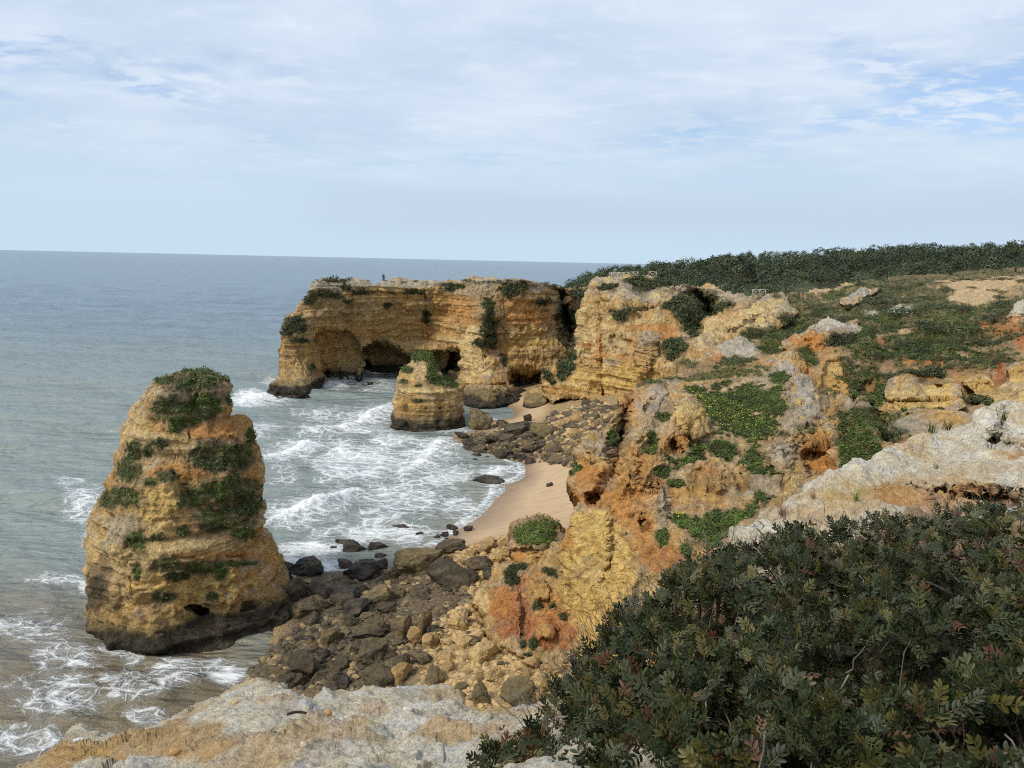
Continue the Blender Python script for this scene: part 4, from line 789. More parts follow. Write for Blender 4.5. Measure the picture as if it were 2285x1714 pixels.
REG_P = [('b', 1560, 830, 110, 30, .55), ('y', 1650, 780, 56, 24, .8), ('w', 1650, 776, 50, 16, .3), ('y', 1600, 788, 30, 8, .7), ('o', 1600, 798, 24, 18, .9), ('y', 1480, 850, 40, 16, .7), ('y', 1470, 885, 26, 24, .5), ('w', 1460, 890, 24, 24, .2), ('y', 1440, 905, 30, 14, .6), ('o', 1400, 920, 24, 40, .7), ('b', 1390, 970, 24, 60, .8), ('r', 1370, 1010, 16, 40, .5), ('y', 1345, 1000, 18, 40, .45), ('o', 1310, 1060, 40, 40, .6), ('o', 1420, 1060, 40, 60, .5), ('o', 1340, 1060, 50, 24, .85), ('o', 1330, 1110, 50, 20, .9), ('r', 1315, 1110, 26, 18, .6), ('o', 1390, 1130, 30, 60, .75), ('Y', 1540, 930, 40, 30, .7), ('c', 1530, 920, 26, 20, .6), ('o', 1500, 990, 50, 26, .85), ('o', 1440, 1010, 40, 20, .5), ('r', 1470, 1080, 14, 20, .8), ('y', 1480, 1120, 26, 50, .6),
         ('c', 1350, 1180, 16, 40, 1), ('c', 1302, 1180, 16, 40, .9), ('c', 1405, 1220, 26, 28, .9), ('Y', 1330, 1260, 60, 40, .8), ('Y', [(1240, 1500), (1262, 1280), (1285, 1150), (1335, 1135), (1400, 1180), (1435, 1240), (1420, 1310), (1390, 1400), (1420, 1520)], 16, .95), ('c', 1320, 1270, 40, 30, .5), ('o', 1430, 1180, 30, 60, .8), ('o', 1275, 1200, 18, 30, .7), ('r', 1490, 1250, 60, 40, .65), ('b', 1430, 1260, 24, 26, .6), ('o', 1470, 1230, 40, 40, .6), ('O', 1580, 1080, 90, 34, .8), ('b', 1620, 1070, 90, 30, .5), ('o', 1570, 1050, 40, 16, .5), ('y', 1700, 1085, 50, 30, .7), ('y', 1660, 1100, 50, 14, .5), ('b', 1560, 980, 30, 10, .5),
         ('y', 1740, 830, 40, 40, .9), ('w', 1748, 820, 30, 26, .3), ('y', 1790, 870, 40, 50, .9), ('w', 1770, 850, 20, 26, .5), ('y', 1820, 920, 44, 30, .9), ('w', 1800, 890, 26, 40, .25), ('y', 1740, 1010, 50, 40, .65), ('w', 1735, 1020, 26, 40, .25), ('y', 1900, 925, 40, 24, .8), ('y', 1765, 930, 30, 40, .8), ('Y', 1782, 895, 10, 8, 1), ('Y', 1820, 970, 30, 16, .95), ('O', 1830, 940, 20, 12, .7), ('o', 1825, 1020, 44, 36, .95), ('O', 1770, 860, 10, 20, .7), ('b', 1835, 880, 16, 40, .8), ('b', 1880, 930, 14, 30, .7), ('l', 1790, 1060, 26, 10, .5), ('o', 1804, 815, 8, 14, .7), ('o', 1720, 810, 14, 8, .9), ('y', 1690, 860, 26, 26, .7),
         ('b', 1640, 820, 70, 18, .6), ('G', 1640, 798, 44, 9, .9), ('g', 1620, 808, 20, 8, .7), ('b', 1650, 815, 50, 12, .6),
         ('g', [(1535, 878), (1570, 872), (1610, 868), (1660, 850), (1690, 850), (1712, 872), (1735, 840), (1755, 850), (1750, 880), (1772, 900), (1740, 930), (1735, 960), (1700, 990), (1720, 1010), (1745, 1040), (1740, 1080), (1700, 1040), (1680, 1000), (1650, 985), (1610, 975), (1590, 950), (1570, 920), (1555, 900)], 26), ('g', 1740, 840, 28, 18, .9),
         ('p', [(1568, 880), (1590, 872), (1640, 855), (1680, 835), (1710, 815), (1735, 800), (1745, 803), (1725, 822), (1690, 842), (1650, 862), (1600, 876), (1575, 882)], 4), ('g', 1545, 878, 26, 6, .9),
         ('g', 1590, 1000, 60, 14), ('g', 1540, 1020, 50, 14), ('G', 1500, 1040, 30, 10), ('g', 1480, 1048, 26, 12), ('G', 1550, 1015, 20, 10), ('G', 1620, 1010, 26, 14), ('g', 1690, 1040, 34, 30), ('G', 1680, 1010, 30, 24), ('G', 1660, 1035, 20, 8), ('G', 1510, 1075, 20, 10),
         ('g', [(1495, 1140), (1520, 1128), (1560, 1138), (1600, 1142), (1650, 1130), (1690, 1110), (1730, 1115), (1720, 1130), (1680, 1150), (1640, 1180), (1610, 1225), (1570, 1220), (1540, 1190), (1500, 1170)], 22), ('o', 1560, 1160, 12, 8, .8), ('b', 1645, 1140, 30, 12, .5), ('g', 1480, 1195, 18, 20), ('G', 1530, 1225, 12, 12),
         ('g', 1485, 925, 20, 16), ('g', 1455, 990, 9, 26), ('G', 1440, 1005, 8, 14), ('g', 1362, 975, 10, 22), ('G', 1360, 990, 10, 10), ('G', 1290, 1045, 8, 8), ('G', 1278, 1058, 6, 6), ('G', 1450, 862, 40, 7, .9), ('G', 1500, 838, 30, 6, .9), ('G', 1535, 808, 24, 6, .8), ('g', 1600, 862, 12, 9), ('G', 1620, 855, 14, 6), ('G', 1597, 819, 10, 6), ('G', 1790, 965, 12, 8, .6), ('g', 1730, 905, 30, 10, .7), ('g', 1650, 1150, 40, 10, .8), ('G', 1850, 870, 20, 30, .5), ('G', [(1858, 915), (1930, 920), (1970, 1000), (2050, 1050), (1960, 1090), (1880, 1050), (1868, 990)], 12, .95), ('g', 1900, 990, 40, 40, .7), ('b', 1570, 825, 80, 24, .5), ('G', 1560, 842, 60, 9, .6), ('g', 1650, 835, 60, 10, .6), ('G', 1700, 820, 30, 8, .6)]
GOLD = [(1240, 1500), (1262, 1280), (1285, 1150), (1335, 1135), (1400, 1180), (1435, 1240), (1420, 1310), (1390, 1400), (1420, 1520)]
def prom_disp(P, n, px, py):
    steep = sstep(0.75, 0.35, n[:, 2]); flute = ridged(P * np.array([0.5, 0.5, 0.07]) + 0.25 * fbm(P * 0.3, 2)[:, None], 3, .55) - .3
    d = 0.28 * steep * flute + cliff_disp(0.5, 0.14, 0.42, 0.42, 0.14, 0.55, 0.9, 0.16, 1.0)(P, n, px, py)
    d = d * (1 - 0.35 * sstep(20, -20, sdf_poly(px, py, GOLD)))
    soft = sstep(20, -20, sdf_poly(px, py, [(1535, 878), (1690, 845), (1740, 870), (1740, 960), (1690, 1000), (1600, 975), (1555, 910)]))
    return d * (1 - 0.75 * soft)
o, PR = relief('promontory_cliff', PROM, PROMC, M_mid, PROMF, REG_P, 1.45, 2.2, 8, 1.2, 10, 0.05, prom_disp, cliff_col(0.6, 0.55, 0.2, 60, 3, -9, 1, 1.0, 0.1))
tag(o, 'orange and yellow crumbling promontory cliff with a grassy bowl, right of the sand', 'cliff')

# red earth spur with its mossy block, at the cliff foot
o, SP = relief('red_earth_spur', [(1055, 1345), (1085, 1290), (1110, 1262), (1140, 1250), (1190, 1248), (1262, 1200), (1300, 1180), (1310, 1480), (1250, 1490), (1180, 1475), (1110, 1440), (1085, 1400)],
               [(1055, 1345, 55), (1110, 1265, 60), (1190, 1255, 58), (1280, 1215, 55), (1300, 1470, 47.5), (1180, 1470, 47.8), (1090, 1400, 52), (1150, 1340, 53), (1230, 1340, 52), (1230, 1280, 54)], M_mid,
               [([(1185, 1290), (1215, 1280), (1232, 1310), (1225, 1345), (1190, 1340)], -0.7, 8), ([(1150, 1290), (1185, 1275), (1180, 1400), (1160, 1420)], 0.8, 12), ([(1200, 1400), (1240, 1395), (1236, 1425), (1200, 1430)], -.6, 8)],
               [('r', 1140, 1360, 60, 70, .8), ('o', 1110, 1340, 40, 40, .7), ('c', 1075, 1335, 18, 30, .9), ('O', 1210, 1310, 26, 30, .9), ('r', 1230, 1410, 60, 50, .8), ('o', 1230, 1360, 40, 40, .5), ('O', 1215, 1410, 20, 16, .9), ('O', 1280, 1250, 20, 40, .8), ('G', 1140, 1285, 16, 26), ('g', 1165, 1268, 20, 9), ('G', 1200, 1352, 11, 10), ('G', 1235, 1358, 10, 9), ('G', 1165, 1435, 8, 9), ('G', 1190, 1440, 10, 14), ('G', 1256, 1380, 8, 10), ('G', 1225, 1275, 14, 8), ('G', 1175, 1460, 12, 5)],
               1.6, 3, 8, 0.9, 6, 0.1, cliff_disp(0.5, 0.2, 0.35, 0.5, 0.05, 0.3, 1.2, 0.12), cliff_col(0.2, 0.7, 0.1, 60, 3, -9, 1, 1.0, 0.2))
tag(o, 'red earth spur with scattered tufts at the foot of the promontory', 'rock spur')
o, BL = relief('mossy_block', [(1140, 1205), (1148, 1172), (1165, 1162), (1195, 1152), (1228, 1152), (1250, 1170), (1264, 1190), (1268, 1215), (1260, 1240), (1262, 1290), (1200, 1300), (1150, 1270), (1140, 1240)],
               [(1140, 1205, 61), (1195, 1155, 63.5), (1264, 1190, 60.5), (1200, 1215, 57.5), (1262, 1285, 56), (1150, 1268, 58.5), (1200, 1250, 57.5)], M_mid,
               [([(1142, 1222), (1264, 1218), (1264, 1230), (1142, 1232)], 1.0, 5)],
               [('O', 1190, 1250, 60, 30, .8), ('o', 1155, 1245, 18, 24, .8), ('y', 1200, 1190, 70, 30, .8), ('g', 1170, 1195, 28, 24), ('g', 1215, 1180, 40, 26), ('g', 1200, 1205, 40, 12), ('G', 1235, 1170, 18, 10)],
               1.5, 3, 9, 1.8, 6, 0.12, cliff_disp(0.4, 0.2, 0.3, 0.5, 0.2, 0.3, 1.2, 0.12), cliff_col(0.3, 0.4, 0.3, 60, 3, -9, 1))
tag(o, 'undercut limestone block capped with bright green turf beside the sand', 'rock')
# rock shelf below the arch cliff and the slab wedged in its cove
o, _ = relief('rock_slab', [(1166, 905), (1172, 880), (1186, 866), (1205, 862), (1218, 870), (1222, 900), (1210, 912), (1180, 912)], [(1166, 905, 150), (1186, 868, 156), (1218, 872, 153), (1215, 910, 147), (1180, 910, 147.5), (1195, 890, 150)], M_far, [], [('l', 1195, 885, 30, 14, .8), ('d', 1190, 905, 40, 7, .9)], 1.5, 1.5, 6, 1.5, 5, 0.1, cliff_disp(0.3, .2, .2, .4, .2), cliff_col(0.2, 0.2, 0.2, 60, 3, 1.0, 1.5))
tag(o, 'rounded dark-based slab wedged between the far cliff and the headland toe', 'rock')

# ------------------------------------------------------------------ limestone ledges under the camera
def ledge_disp(P, n, px, py):
    w1, w2 = worley(P * 5.5 + 0.5 * fbm(P * 4, 2)[:, None]); w3, _ = worley(P * 16 + 0.3 * fbm(P * 9, 2)[:, None]); w4, _ = worley(P * 40)
    fc = 0.05 * facets(P * 3.1 + 0.3 * fbm(P * 2, 2)[:, None], .8) + 0.022 * facets(P * 9, .8)
    pt = sstep(-.3, .35, fbm(P * 1.6 + 8, 2))
    return fc + 0.14 * fbm(P * 1.1, 3) + 0.045 * (0.55 - w1) * (0.35 + pt) + 0.024 * (0.55 - w3) * (.5 + pt) + 0.006 * (0.55 - w4) + 0.035 * ridged(P * 3.0, 4, .55)
def ledge_disp2(P, n, px, py):
    return 1.2 * ledge_disp(P * 0.8, n, px, py) + 0.06 * facets(P * 2.2, .8) + 0.03 * facets(P * 6, .8)
def ledge_col(white, ochre):
    def f(P, n, px, py):
        a = fbm(P * 1.5 + 2, 4); b = fbm(P * 4.5 + 9, 4); g = fbm(P * 11, 3)
        c = np.repeat(np.array((0.72, 0.63, 0.46))[None], len(P), 0)
        c = mixn(c, np.array((0.74, 0.71, 0.64)), sstep(-.1, .3, b) * white)
        c = mixn(c, np.array((0.80, 0.77, 0.70)), sstep(0.05, .4, g) * white * 0.7)
        c = mixn(c, np.array((0.62, 0.42, 0.20)), np.clip(ochre * sstep(-.05, .3, a - 0.3 * b), 0, 1))
        c = mixn(c, np.array((0.30, 0.20, 0.11)), 0.4 * sstep(0.1, .45, fbm(P * 3 + 30, 4)) * ochre)
        return c
    return f
LEDGE = [(30, 1730), (117, 1680), (145, 1655), (215, 1640), (282, 1634), (353, 1612), (429, 1574), (505, 1548), (564, 1524), (635, 1527), (643, 1551), (699, 1562), (723, 1548), (787, 1545), (817, 1533), (905, 1530), (958, 1533), (993, 1524), (1034, 1539), (1040, 1568), (1075, 1586), (1175, 1577), (1234, 1571), (1400, 1560), (1700, 1620), (1760, 1800), (1760, 2150), (-300, 2150), (-300, 1960)]
o, LG = relief('limestone_ledge', LEDGE, [(30, 1725, 3.9), (145, 1660, 4.1), (353, 1614, 4.2), (564, 1528, 4.4), (699, 1560, 4.0), (905, 1533, 4.2), (1034, 1545, 4.0), (1175, 1580, 3.6), (1400, 1565, 3.2), (1700, 1630, 2.4), (600, 1640, 3.0), (900, 1640, 2.75), (1200, 1680, 2.5), (300, 1700, 3.2), (600, 1714, 2.5), (1000, 1714, 2.4), (-300, 1970, 2.2), (-300, 2140, 1.6), (600, 2140, 1.25), (1760, 2140, 1.0), (1760, 1820, 1.6)], M_near,
               [([(640, 1548), (650, 1535), (720, 1545), (700, 1575), (660, 1580)], 0.15, 10)],
               [('O', 330, 1680, 210, 44, .75), ('O', 180, 1700, 120, 30, .6), ('b', 380, 1650, 90, 16, .5), ('o', 830, 1570, 40, 12, .35), ('O', 760, 1620, 110, 24, .35), ('O', 700, 1680, 90, 24, .3), ('O', 1120, 1690, 90, 40, .35), ('o', 600, 1585, 50, 10, .3)],
               2.2, 5, 12, 0.15, 1.4, 0.4, ledge_disp, ledge_col(0.9, 0.75), ns=5.0, fall=26, fade=22, fallmask=lambda x, y: (y < 2100) & (x < 1740) & ((x < 1300) | (y < 1560)))
tag(o, 'white and ochre weathered limestone ledge along the bottom edge', 'rock ledge')
LEDGE2 = [(1600, 1215), (1622, 1208), (1628, 1177), (1677, 1168), (1696, 1138), (1733, 1131), (1755, 1118), (1792, 1103), (1801, 1087), (1866, 1053), (1910, 1035), (1965, 1019), (1972, 1010), (2015, 995), (2030, 979), (2077, 964), (2126, 957), (2167, 942), (2173, 917), (2219, 899), (2244, 893), (2285, 896), (2420, 880), (2700, 870), (2900, 900), (2900, 1290), (1560, 1290)]
o, LG2 = relief('limestone_ledge', LEDGE2, [(1622, 1205, 5.0), (1677, 1170, 5.3), (1792, 1105, 5.8), (1910, 1038, 6.6), (2030, 982, 7.6), (2126, 960, 8.4), (2173, 925, 8.6), (2244, 896, 9.2), (2700, 875, 9.5), (2150, 1000, 7.4), (2285, 1000, 7.2), (2000, 1080, 6.2), (2200, 1090, 5.8), (1850, 1140, 5.3), (1700, 1230, 4.6), (2000, 1200, 4.6), (2285, 1180, 4.9), (1600, 1285, 4.2), (2285, 1285, 4.1), (2900, 1285, 4.0), (2900, 910, 8.5)], M_near,
               [([(2180, 975), (2226, 965), (2290, 985), (2290, 1000), (2200, 1000)], 0.4, 12), ([(2222, 915), (2250, 912), (2244, 980), (2222, 975)], 0.5, 8), ([(2000, 1095), (2100, 1080), (2285, 1090), (2285, 1140), (2050, 1140)], 0.35, 25)],
               [('c', 1900, 1110, 120, 40, .5), ('b', [(1560, 1225), (1700, 1200), (1900, 1190), (2100, 1165), (2300, 1155), (2900, 1150), (2900, 1300), (1560, 1300)], 16, .95), ('o', 2180, 1110, 110, 24, .75), ('O', 2000, 1120, 200, 26, .7), ('o', 2050, 1140, 160, 24, .6), ('b', 2230, 1105, 90, 16, .7), ('O', 1850, 1150, 120, 30, .5), ('O', 2150, 1060, 120, 20, .35), ('o', 2270, 1022, 20, 6, .8)],
               2.2, 5, 12, 0.25, 2.2, 0.35, ledge_disp2, ledge_col(0.7, 0.75), ns=3.0, fall=14, fade=14, fallmask=lambda x, y: (y < 1265) & (x < 2850))
tag(o, 'pale rising limestone ledge behind the bush at right', 'rock ledge')
o, _ = relief('ledge_knob', [(141, 1656), (150, 1634), (170, 1614), (182, 1612), (200, 1622), (218, 1642), (222, 1660), (180, 1690), (135, 1690)], [(141, 1656, 4.2), (180, 1616, 4.25), (220, 1655, 4.1), (180, 1685, 3.8), (180, 1650, 3.95)], M_near, [], [('l', 160, 1650, 30, 26, .4)], 1.6, 3, 8, 0.15, 0.4, 0.3, ledge_disp, ledge_col(0.5, 0.4), ns=6.0, fade=16)
tag(o, 'lichen-stained rock knob at the lower left end of the ledge', 'rock')

# ------------------------------------------------------------------ wooded hill, ground behind everything
def hill_z(fx, D):
    """fx = sideways slope of the sight line, D = distance"""
    px = SW / 2 + fx * FPX
    crest = np.interp(px, [900, 1180, 1250, 1320, 1400, 1560, 1700, 1800, 1990, 2285, 2900, 4200], [-6, 8, 15, 20.5, 23.5, 28.0, 31.0, 33.0, 36.5, 39.5, 43, 45])
    front = np.interp(px, [900, 1180, 1250, 1330, 1500, 1700, 1850, 2000, 2285, 3000, 4200], [-6, 12, 19, 22.6, 23.0, 23.5, 23.6, 25.0, 26.2, 27.5, 28])
    t = np.clip((D - 150) / 270, 0, 1); z = front + (crest - front) * (t * t * (3 - 2 * t))
    z = np.where(D < 150, front - (150 - D) * 0.10, z)
    return z - np.clip(D - 430, 0, None) * 0.03
def build_hill():
    fx = np.concatenate([np.linspace(0.062, 0.75, 180), np.linspace(0.76, 2.4, 50)]); T = np.concatenate([np.linspace(0, 1, 130), np.geomspace(1.02, 20, 40)])
    st = np.interp(SW / 2 + fx * FPX, [1250, 1335, 1420], [212, 200, 158])
    FX = np.repeat(fx[None], len(T), 0); DD = st[None] + (460 - st[None]) * T[:, None]
    Z = hill_z(FX, DD); X = FX * DD
    q = np.stack([X.ravel(), DD.ravel(), 0 * X.ravel()], 1)
    Z = Z + 1.2 * fbm(q * 0.03, 3).reshape(Z.shape)
    Z[0] = Z[1] - 20
    V = np.stack([X, DD, Z], -1).reshape(-1, 3); h, w = X.shape; i = np.arange(h * w).reshape(h, w)
    f = np.stack([i[:-1, :-1], i[:-1, 1:], i[1:, 1:], i[1:, :-1]], -1).reshape(-1, 4)
    n = fbm(q * 0.2, 3)
    c = mixn(np.repeat(DGREEN[None] * 1.2, len(q), 0), BROWN * 0.7, sstep(-.1, .4, n) * 0.6)
    me = new_mesh('ground', V, f, c, True, [M_far]); tag(link('ground', me), kind='structure')
build_hill()
# ------------------------------------------------------------------ boulders
rnd = random.Random(11); R = np.random.default_rng(11)
def ico(sub):
    bm = bmesh.new(); bmesh.ops.create_icosphere(bm, subdivisions=sub, radius=1.0)
    v = np.array([x.co[:] for x in bm.verts]); f = np.array([[q.index for q in x.verts] for x in bm.faces]); bm.free()
    return v, f
ICO4, ICO2, ICO1 = ico(5), ico(2), ico(1)
def boulder_shape(v, seed, cuts=11, rough=0.10, lump=0.05):
    r = np.random.default_rng(seed); v = v.copy()
    for k in range(cuts):
        n = r.normal(size=3); n[2] *= 0.8; n /= np.linalg.norm(n); d = r.uniform(0.42, 0.84)
        h = v @ n - d
        v = v - n * (np.clip(h, 0, None) * 0.97)[:, None]
    nn = v / np.linalg.norm(v, axis=1)[:, None]
    d = rough * fbm(v * 1.6 + seed, 3) + rough * 0.75 * ridged(v * 2.7 + seed, 4, .6) + lump * fbm(v * 8 + seed, 3)
    if lump > 0.03: d += 0.10 * facets(v * 1.9 + seed, .8) + 0.045 * facets(v * 4.7 + seed, .8)
    if lump > 0.03: d -= lump * 0.8 * np.clip(worley(v * 5.5 + seed)[0] - 0.25, 0, 1)
    v = v + nn * d[:, None]
    ext = (v.max(0) - v.min(0)) / 2
    return (v - (v.max(0) + v.min(0)) / 2) / ext
MB = {'K': rock_mat('boulder_wet_black', 1.6, 0.8, ((0.022, 0.018, 0.015), (0.040, 0.028, 0.024), (0.060, 0.046, 0.032)), 0.5, 0.55, 0.3, 0.25, (0.02, 0.016, 0.012)),
      'D': rock_mat('boulder_dark_brown', 1.6, 0.8, ((0.055, 0.044, 0.028), (0.17, 0.125, 0.066), (0.060, 0.047, 0.030)), 0.5, 0.85, 0.4, 0.25, (0.03, 0.025, 0.016)),
      'M': rock_mat('boulder_olive', 1.6, 0.8, ((0.17, 0.125, 0.06), (0.22, 0.16, 0.075), (0.10, 0.08, 0.045)), 0.45, 0.9, 0.4, 0.25, (0.06, 0.05, 0.03)),
      'O': rock_mat('boulder_ochre', 1.6, 0.8, ((0.40, 0.25, 0.095), (0.46, 0.31, 0.14), (0.28, 0.18, 0.08)), 0.42, 0.92, 0.4, 0.25),
      'P': rock_mat('boulder_pale', 1.6, 0.8, ((0.52, 0.37, 0.17), (0.56, 0.42, 0.22), (0.42, 0.28, 0.11)), 0.40, 0.92, 0.4, 0.25)}
BV = [new_mesh('boulder', boulder_shape(ICO4[0], 100 + k, 13 + k % 6, 0.07, 0.05), ICO4[1], None, True, [MB['D']]) for k in range(11)]
BOULDERS, BREC, BCOUNT, BKIND = [], [], {}, {}
def boulder(px, py, w, h, kind, label, group, dim=None, sink=0.25, mesh=None, rot=None):
    P = on_bed(px, py + h * 0.38)
    dist = math.sqrt(((P - CAM) ** 2).sum()); m = dist / FPX
    sx = w / 2 * m; sz = max(h * 0.50 * m, 0.55 * sx if h > w * 0.3 else 0.25 * sx)
    o = link('boulder', mesh or rnd.choice(BV))
    sy = sx * rnd.uniform(0.75, 1.05)
    a = rnd.uniform(-0.45, 0.45) + rnd.choice((0, math.pi)) if rot is None else rot
    o.rotation_euler = (rnd.uniform(-.3, .3), rnd.uniform(-.3, .3), a); o.scale = (sx, sy, sz)
    o.location = (P[0], P[1] + sy * 0.35, P[2] + sz * (1 - 2 * sink) * 0.9)
    o.material_slots[0].link = 'OBJECT'; o.material_slots[0].material = MB[kind]
    tag(o, label, 'boulder', group); BREC.append((o, px, py, w)); BCOUNT[label] = BCOUNT.get(label, 0) + 1; BKIND[o] = kind
    return o
COLN = {'K': 'black wet', 'D': 'dark brown', 'M': 'olive brown', 'O': 'ochre', 'P': 'pale yellow'}
# photograph crop 560..1300 x 1100..1600 at 2.989: centre, size, kind, own description where it has one
HERO = [(995, 240, 105, 60, 'K', 'black boulder standing alone in the foam, largest off the sand'), (1120, 280, 65, 45, 'K', 'rounded black boulder in the foam close to the sand edge'), (1150, 190, 65, 28, 'K', 'low black rock in the shallows, seaward of the sand corner'), (985, 158, 40, 16, 'K', 0), (1340, 235, 75, 30, 'K', 'flat brown rock at the edge of the wet sand'), (1290, 277, 55, 35, 'K', 0), (1240, 292, 45, 32, 'K', 0),
        (1450, 235, 60, 40, 'K', 'small dark pointed rock sitting alone on the wet sand'), (1365, 265, 40, 40, 'K', 0), (1310, 320, 60, 35, 'K', 0), (210, 360, 95, 50, 'K', 'black rock in white water, nearest the tall stack'), (240, 415, 105, 55, 'K', 0), (320, 318, 65, 30, 'K', 0), (395, 293, 55, 20, 'K', 0), (385, 380, 60, 30, 'K', 0), (440, 408, 50, 35, 'K', 0), (310, 388, 70, 25, 'K', 0),
        (540, 378, 90, 50, 'K', 0), (625, 340, 130, 75, 'K', 'purplish black boulder, seaward one of a touching pair'), (680, 385, 160, 80, 'K', 'purplish black boulder, landward one of a touching pair'), (832, 368, 140, 70, 'K', 'flat-topped black boulder at the foam edge left of the sand'), (860, 425, 80, 45, 'K', 0), (735, 333, 45, 22, 'K', 0), (462, 323, 45, 22, 'K', 0), (585, 435, 55, 30, 'K', 0), (900, 403, 35, 15, 'K', 0),
        (355, 500, 240, 125, 'K', 'big flat-topped black boulder beside the tall stack'), (230, 495, 75, 90, 'D', 0), (1110, 450, 300, 165, 'M', 'largest olive brown slab boulder at the head of the rock field'), (765, 470, 110, 70, 'K', 0), (620, 475, 110, 70, 'K', 0), (730, 530, 220, 110, 'K', 'broad black boulder in the middle of the upper rock field'), (865, 480, 90, 90, 'D', 0), (1330, 370, 190, 75, 'D', 'dark grey boulder between the olive slab and the sand'),
        (1560, 360, 160, 80, 'O', 0), (1280, 530, 200, 180, 'D', 'dark grey faceted boulder right of the olive slab'), (1420, 570, 230, 130, 'D', 'long dark boulder leaning against the faceted one'), (1500, 480, 170, 90, 'D', 0), (1590, 540, 110, 90, 'K', 'squarish dark boulder touching the red earth spur'), (280, 655, 160, 170, 'D', 'tall dark boulder pressed against the foot of the tall stack'), (440, 665, 160, 110, 'D', 0), (370, 770, 180, 140, 'D', 0),
        (620, 690, 200, 90, 'K', 0), (840, 690, 200, 140, 'M', 'tilted olive slab in the centre of the rock field'), (970, 670, 120, 70, 'D', 0), (660, 860, 120, 80, 'D', 0), (690, 780, 180, 80, 'K', 0), (900, 770, 120, 70, 'D', 0), (520, 960, 140, 130, 'M', 'rounded olive boulder beside the tidal pool'), (780, 930, 240, 90, 'D', 0), (810, 1060, 190, 170, 'D', 'big dark wedge boulder in the lower rock field'), (890, 910, 110, 90, 'D', 0),
        (1010, 890, 160, 180, 'M', 'brown split boulder with a sunlit yellow edge'), (1150, 860, 100, 190, 'M', 'tall thin fin of yellow rock standing upright'), (1090, 950, 90, 130, 'O', 0), (1380, 850, 140, 170, 'P', 'pale cracked boulder, upper one of the two biggest pale ones'), (1190, 990, 110, 110, 'O', 0), (1300, 1000, 90, 80, 'P', 0), (1420, 1000, 100, 90, 'P', 0), (1550, 1060, 180, 170, 'P', 'biggest pale boulder, below the red earth spur'),
        (1510, 950, 110, 80, 'P', 0), (1255, 950, 70, 60, 'P', 0), (1355, 1030, 60, 60, 'P', 0), (340, 1150, 210, 200, 'D', 'biggest dark boulder near the ledge, right of the water'), (570, 1160, 150, 80, 'D', 0), (570, 1230, 130, 80, 'D', 0), (410, 1065, 110, 50, 'D', 0), (1000, 1130, 120, 120, 'D', 0), (850, 1220, 220, 160, 'D', 'dark half of the broken boulder just above the white ledge'), (990, 1210, 160, 150, 'O', 'ochre half of the broken boulder just above the white ledge'),
        (1130, 1110, 150, 120, 'D', 0), (1220, 1230, 130, 140, 'M', 'hollowed brown boulder above the ledge notch'), (1300, 1180, 100, 80, 'O', 0), (1305, 1090, 110, 100, 'P', 0), (1610, 1220, 130, 100, 'P', 0), (1530, 1340, 110, 180, 'M', 'tall brown boulder poking up behind the ledge'), (1780, 1340, 210, 190, 'M', 'broad flat brown boulder lowest in the pale rubble'), (1920, 1360, 90, 110, 'O', 'orange leaning block beside the bush tips'),
        (1870, 1140, 130, 100, 'O', 0), (1830, 1210, 90, 90, 'O', 0), (2020, 1170, 120, 90, 'O', 0), (1960, 1280, 60, 90, 'O', 0), (2040, 1280, 60, 90, 'O', 0), (1750, 1040, 90, 70, 'O', 0), (1660, 1040, 70, 70, 'O', 0), (1700, 400, 90, 60, 'O', 0), (1640, 440, 110, 60, 'P', 0), (1690, 320, 90, 60, 'P', 0), (1480, 400, 90, 50, 'O', 0), (2040, 420, 120, 110, 'O', 0)]
for X, Y, w, h, k, lab in HERO:
    s = 1 / 2.989
    boulder(560 + X * s, 1100 + Y * s, w * s * 1.08, h * s * 1.1, k, lab or {'K': 'wet black boulder among foam at the head of the near rock field', 'D': 'dark brown boulder in the jumble beside the tall stack', 'M': 'olive boulder in the near rock field', 'O': 'ochre boulder in the rubble below the promontory', 'P': 'pale yellow boulder in the rubble below the promontory'}[k],
            {'K': 'wet boulders at the near shore', 'D': 'dark boulders of the near rock field', 'M': 'dark boulders of the near rock field', 'O': 'ochre rubble boulders', 'P': 'pale rubble boulders'}[k])
HERO2 = [(1440, 440, 150, 165, 'M', 'tall rounded boulder standing beside the squat stack'), (1425, 712, 65, 30, 'K', 0), (1425, 680, 80, 25, 'K', 0), (1330, 545, 100, 45, 'K', 'largest black rock at the water line below the squat stack'), (1390, 630, 50, 30, 'K', 0), (1230, 625, 45, 30, 'K', 0), (1165, 685, 30, 15, 'K', 0), (1100, 715, 80, 26, 'K', 'half-drowned rock in the breaking wave'), (1490, 832, 200, 34, 'K', 'long flat black reef at the wet sand edge'), (1560, 835, 90, 24, 'K', 0), (1500, 680, 35, 20, 'K', 0),
         (1770, 700, 70, 50, 'K', 0), (1655, 680, 60, 40, 'K', 0), (1890, 858, 50, 18, 'K', 'small dark rock alone on the open sand'), (925, 500, 70, 25, 'K', 'black rock awash just seaward of the squat stack foot'), (865, 478, 30, 18, 'K', 0), (1200, 520, 35, 20, 'K', 0), (1590, 470, 90, 40, 'D', 0), (1580, 345, 60, 40, 'K', 0), (1525, 355, 60, 35, 'K', 0), (1750, 430, 60, 70, 'D', 0), (1700, 500, 190, 90, 'D', 0), (1860, 510, 190, 110, 'M', 'large olive boulder on top of the far rubble'), (1980, 470, 110, 80, 'O', 0), (2050, 440, 120, 80, 'O', 0), (2060, 530, 100, 80, 'O', 0), (1540, 560, 110, 60, 'D', 0), (1480, 580, 90, 60, 'D', 0), (1620, 560, 100, 60, 'D', 0)]
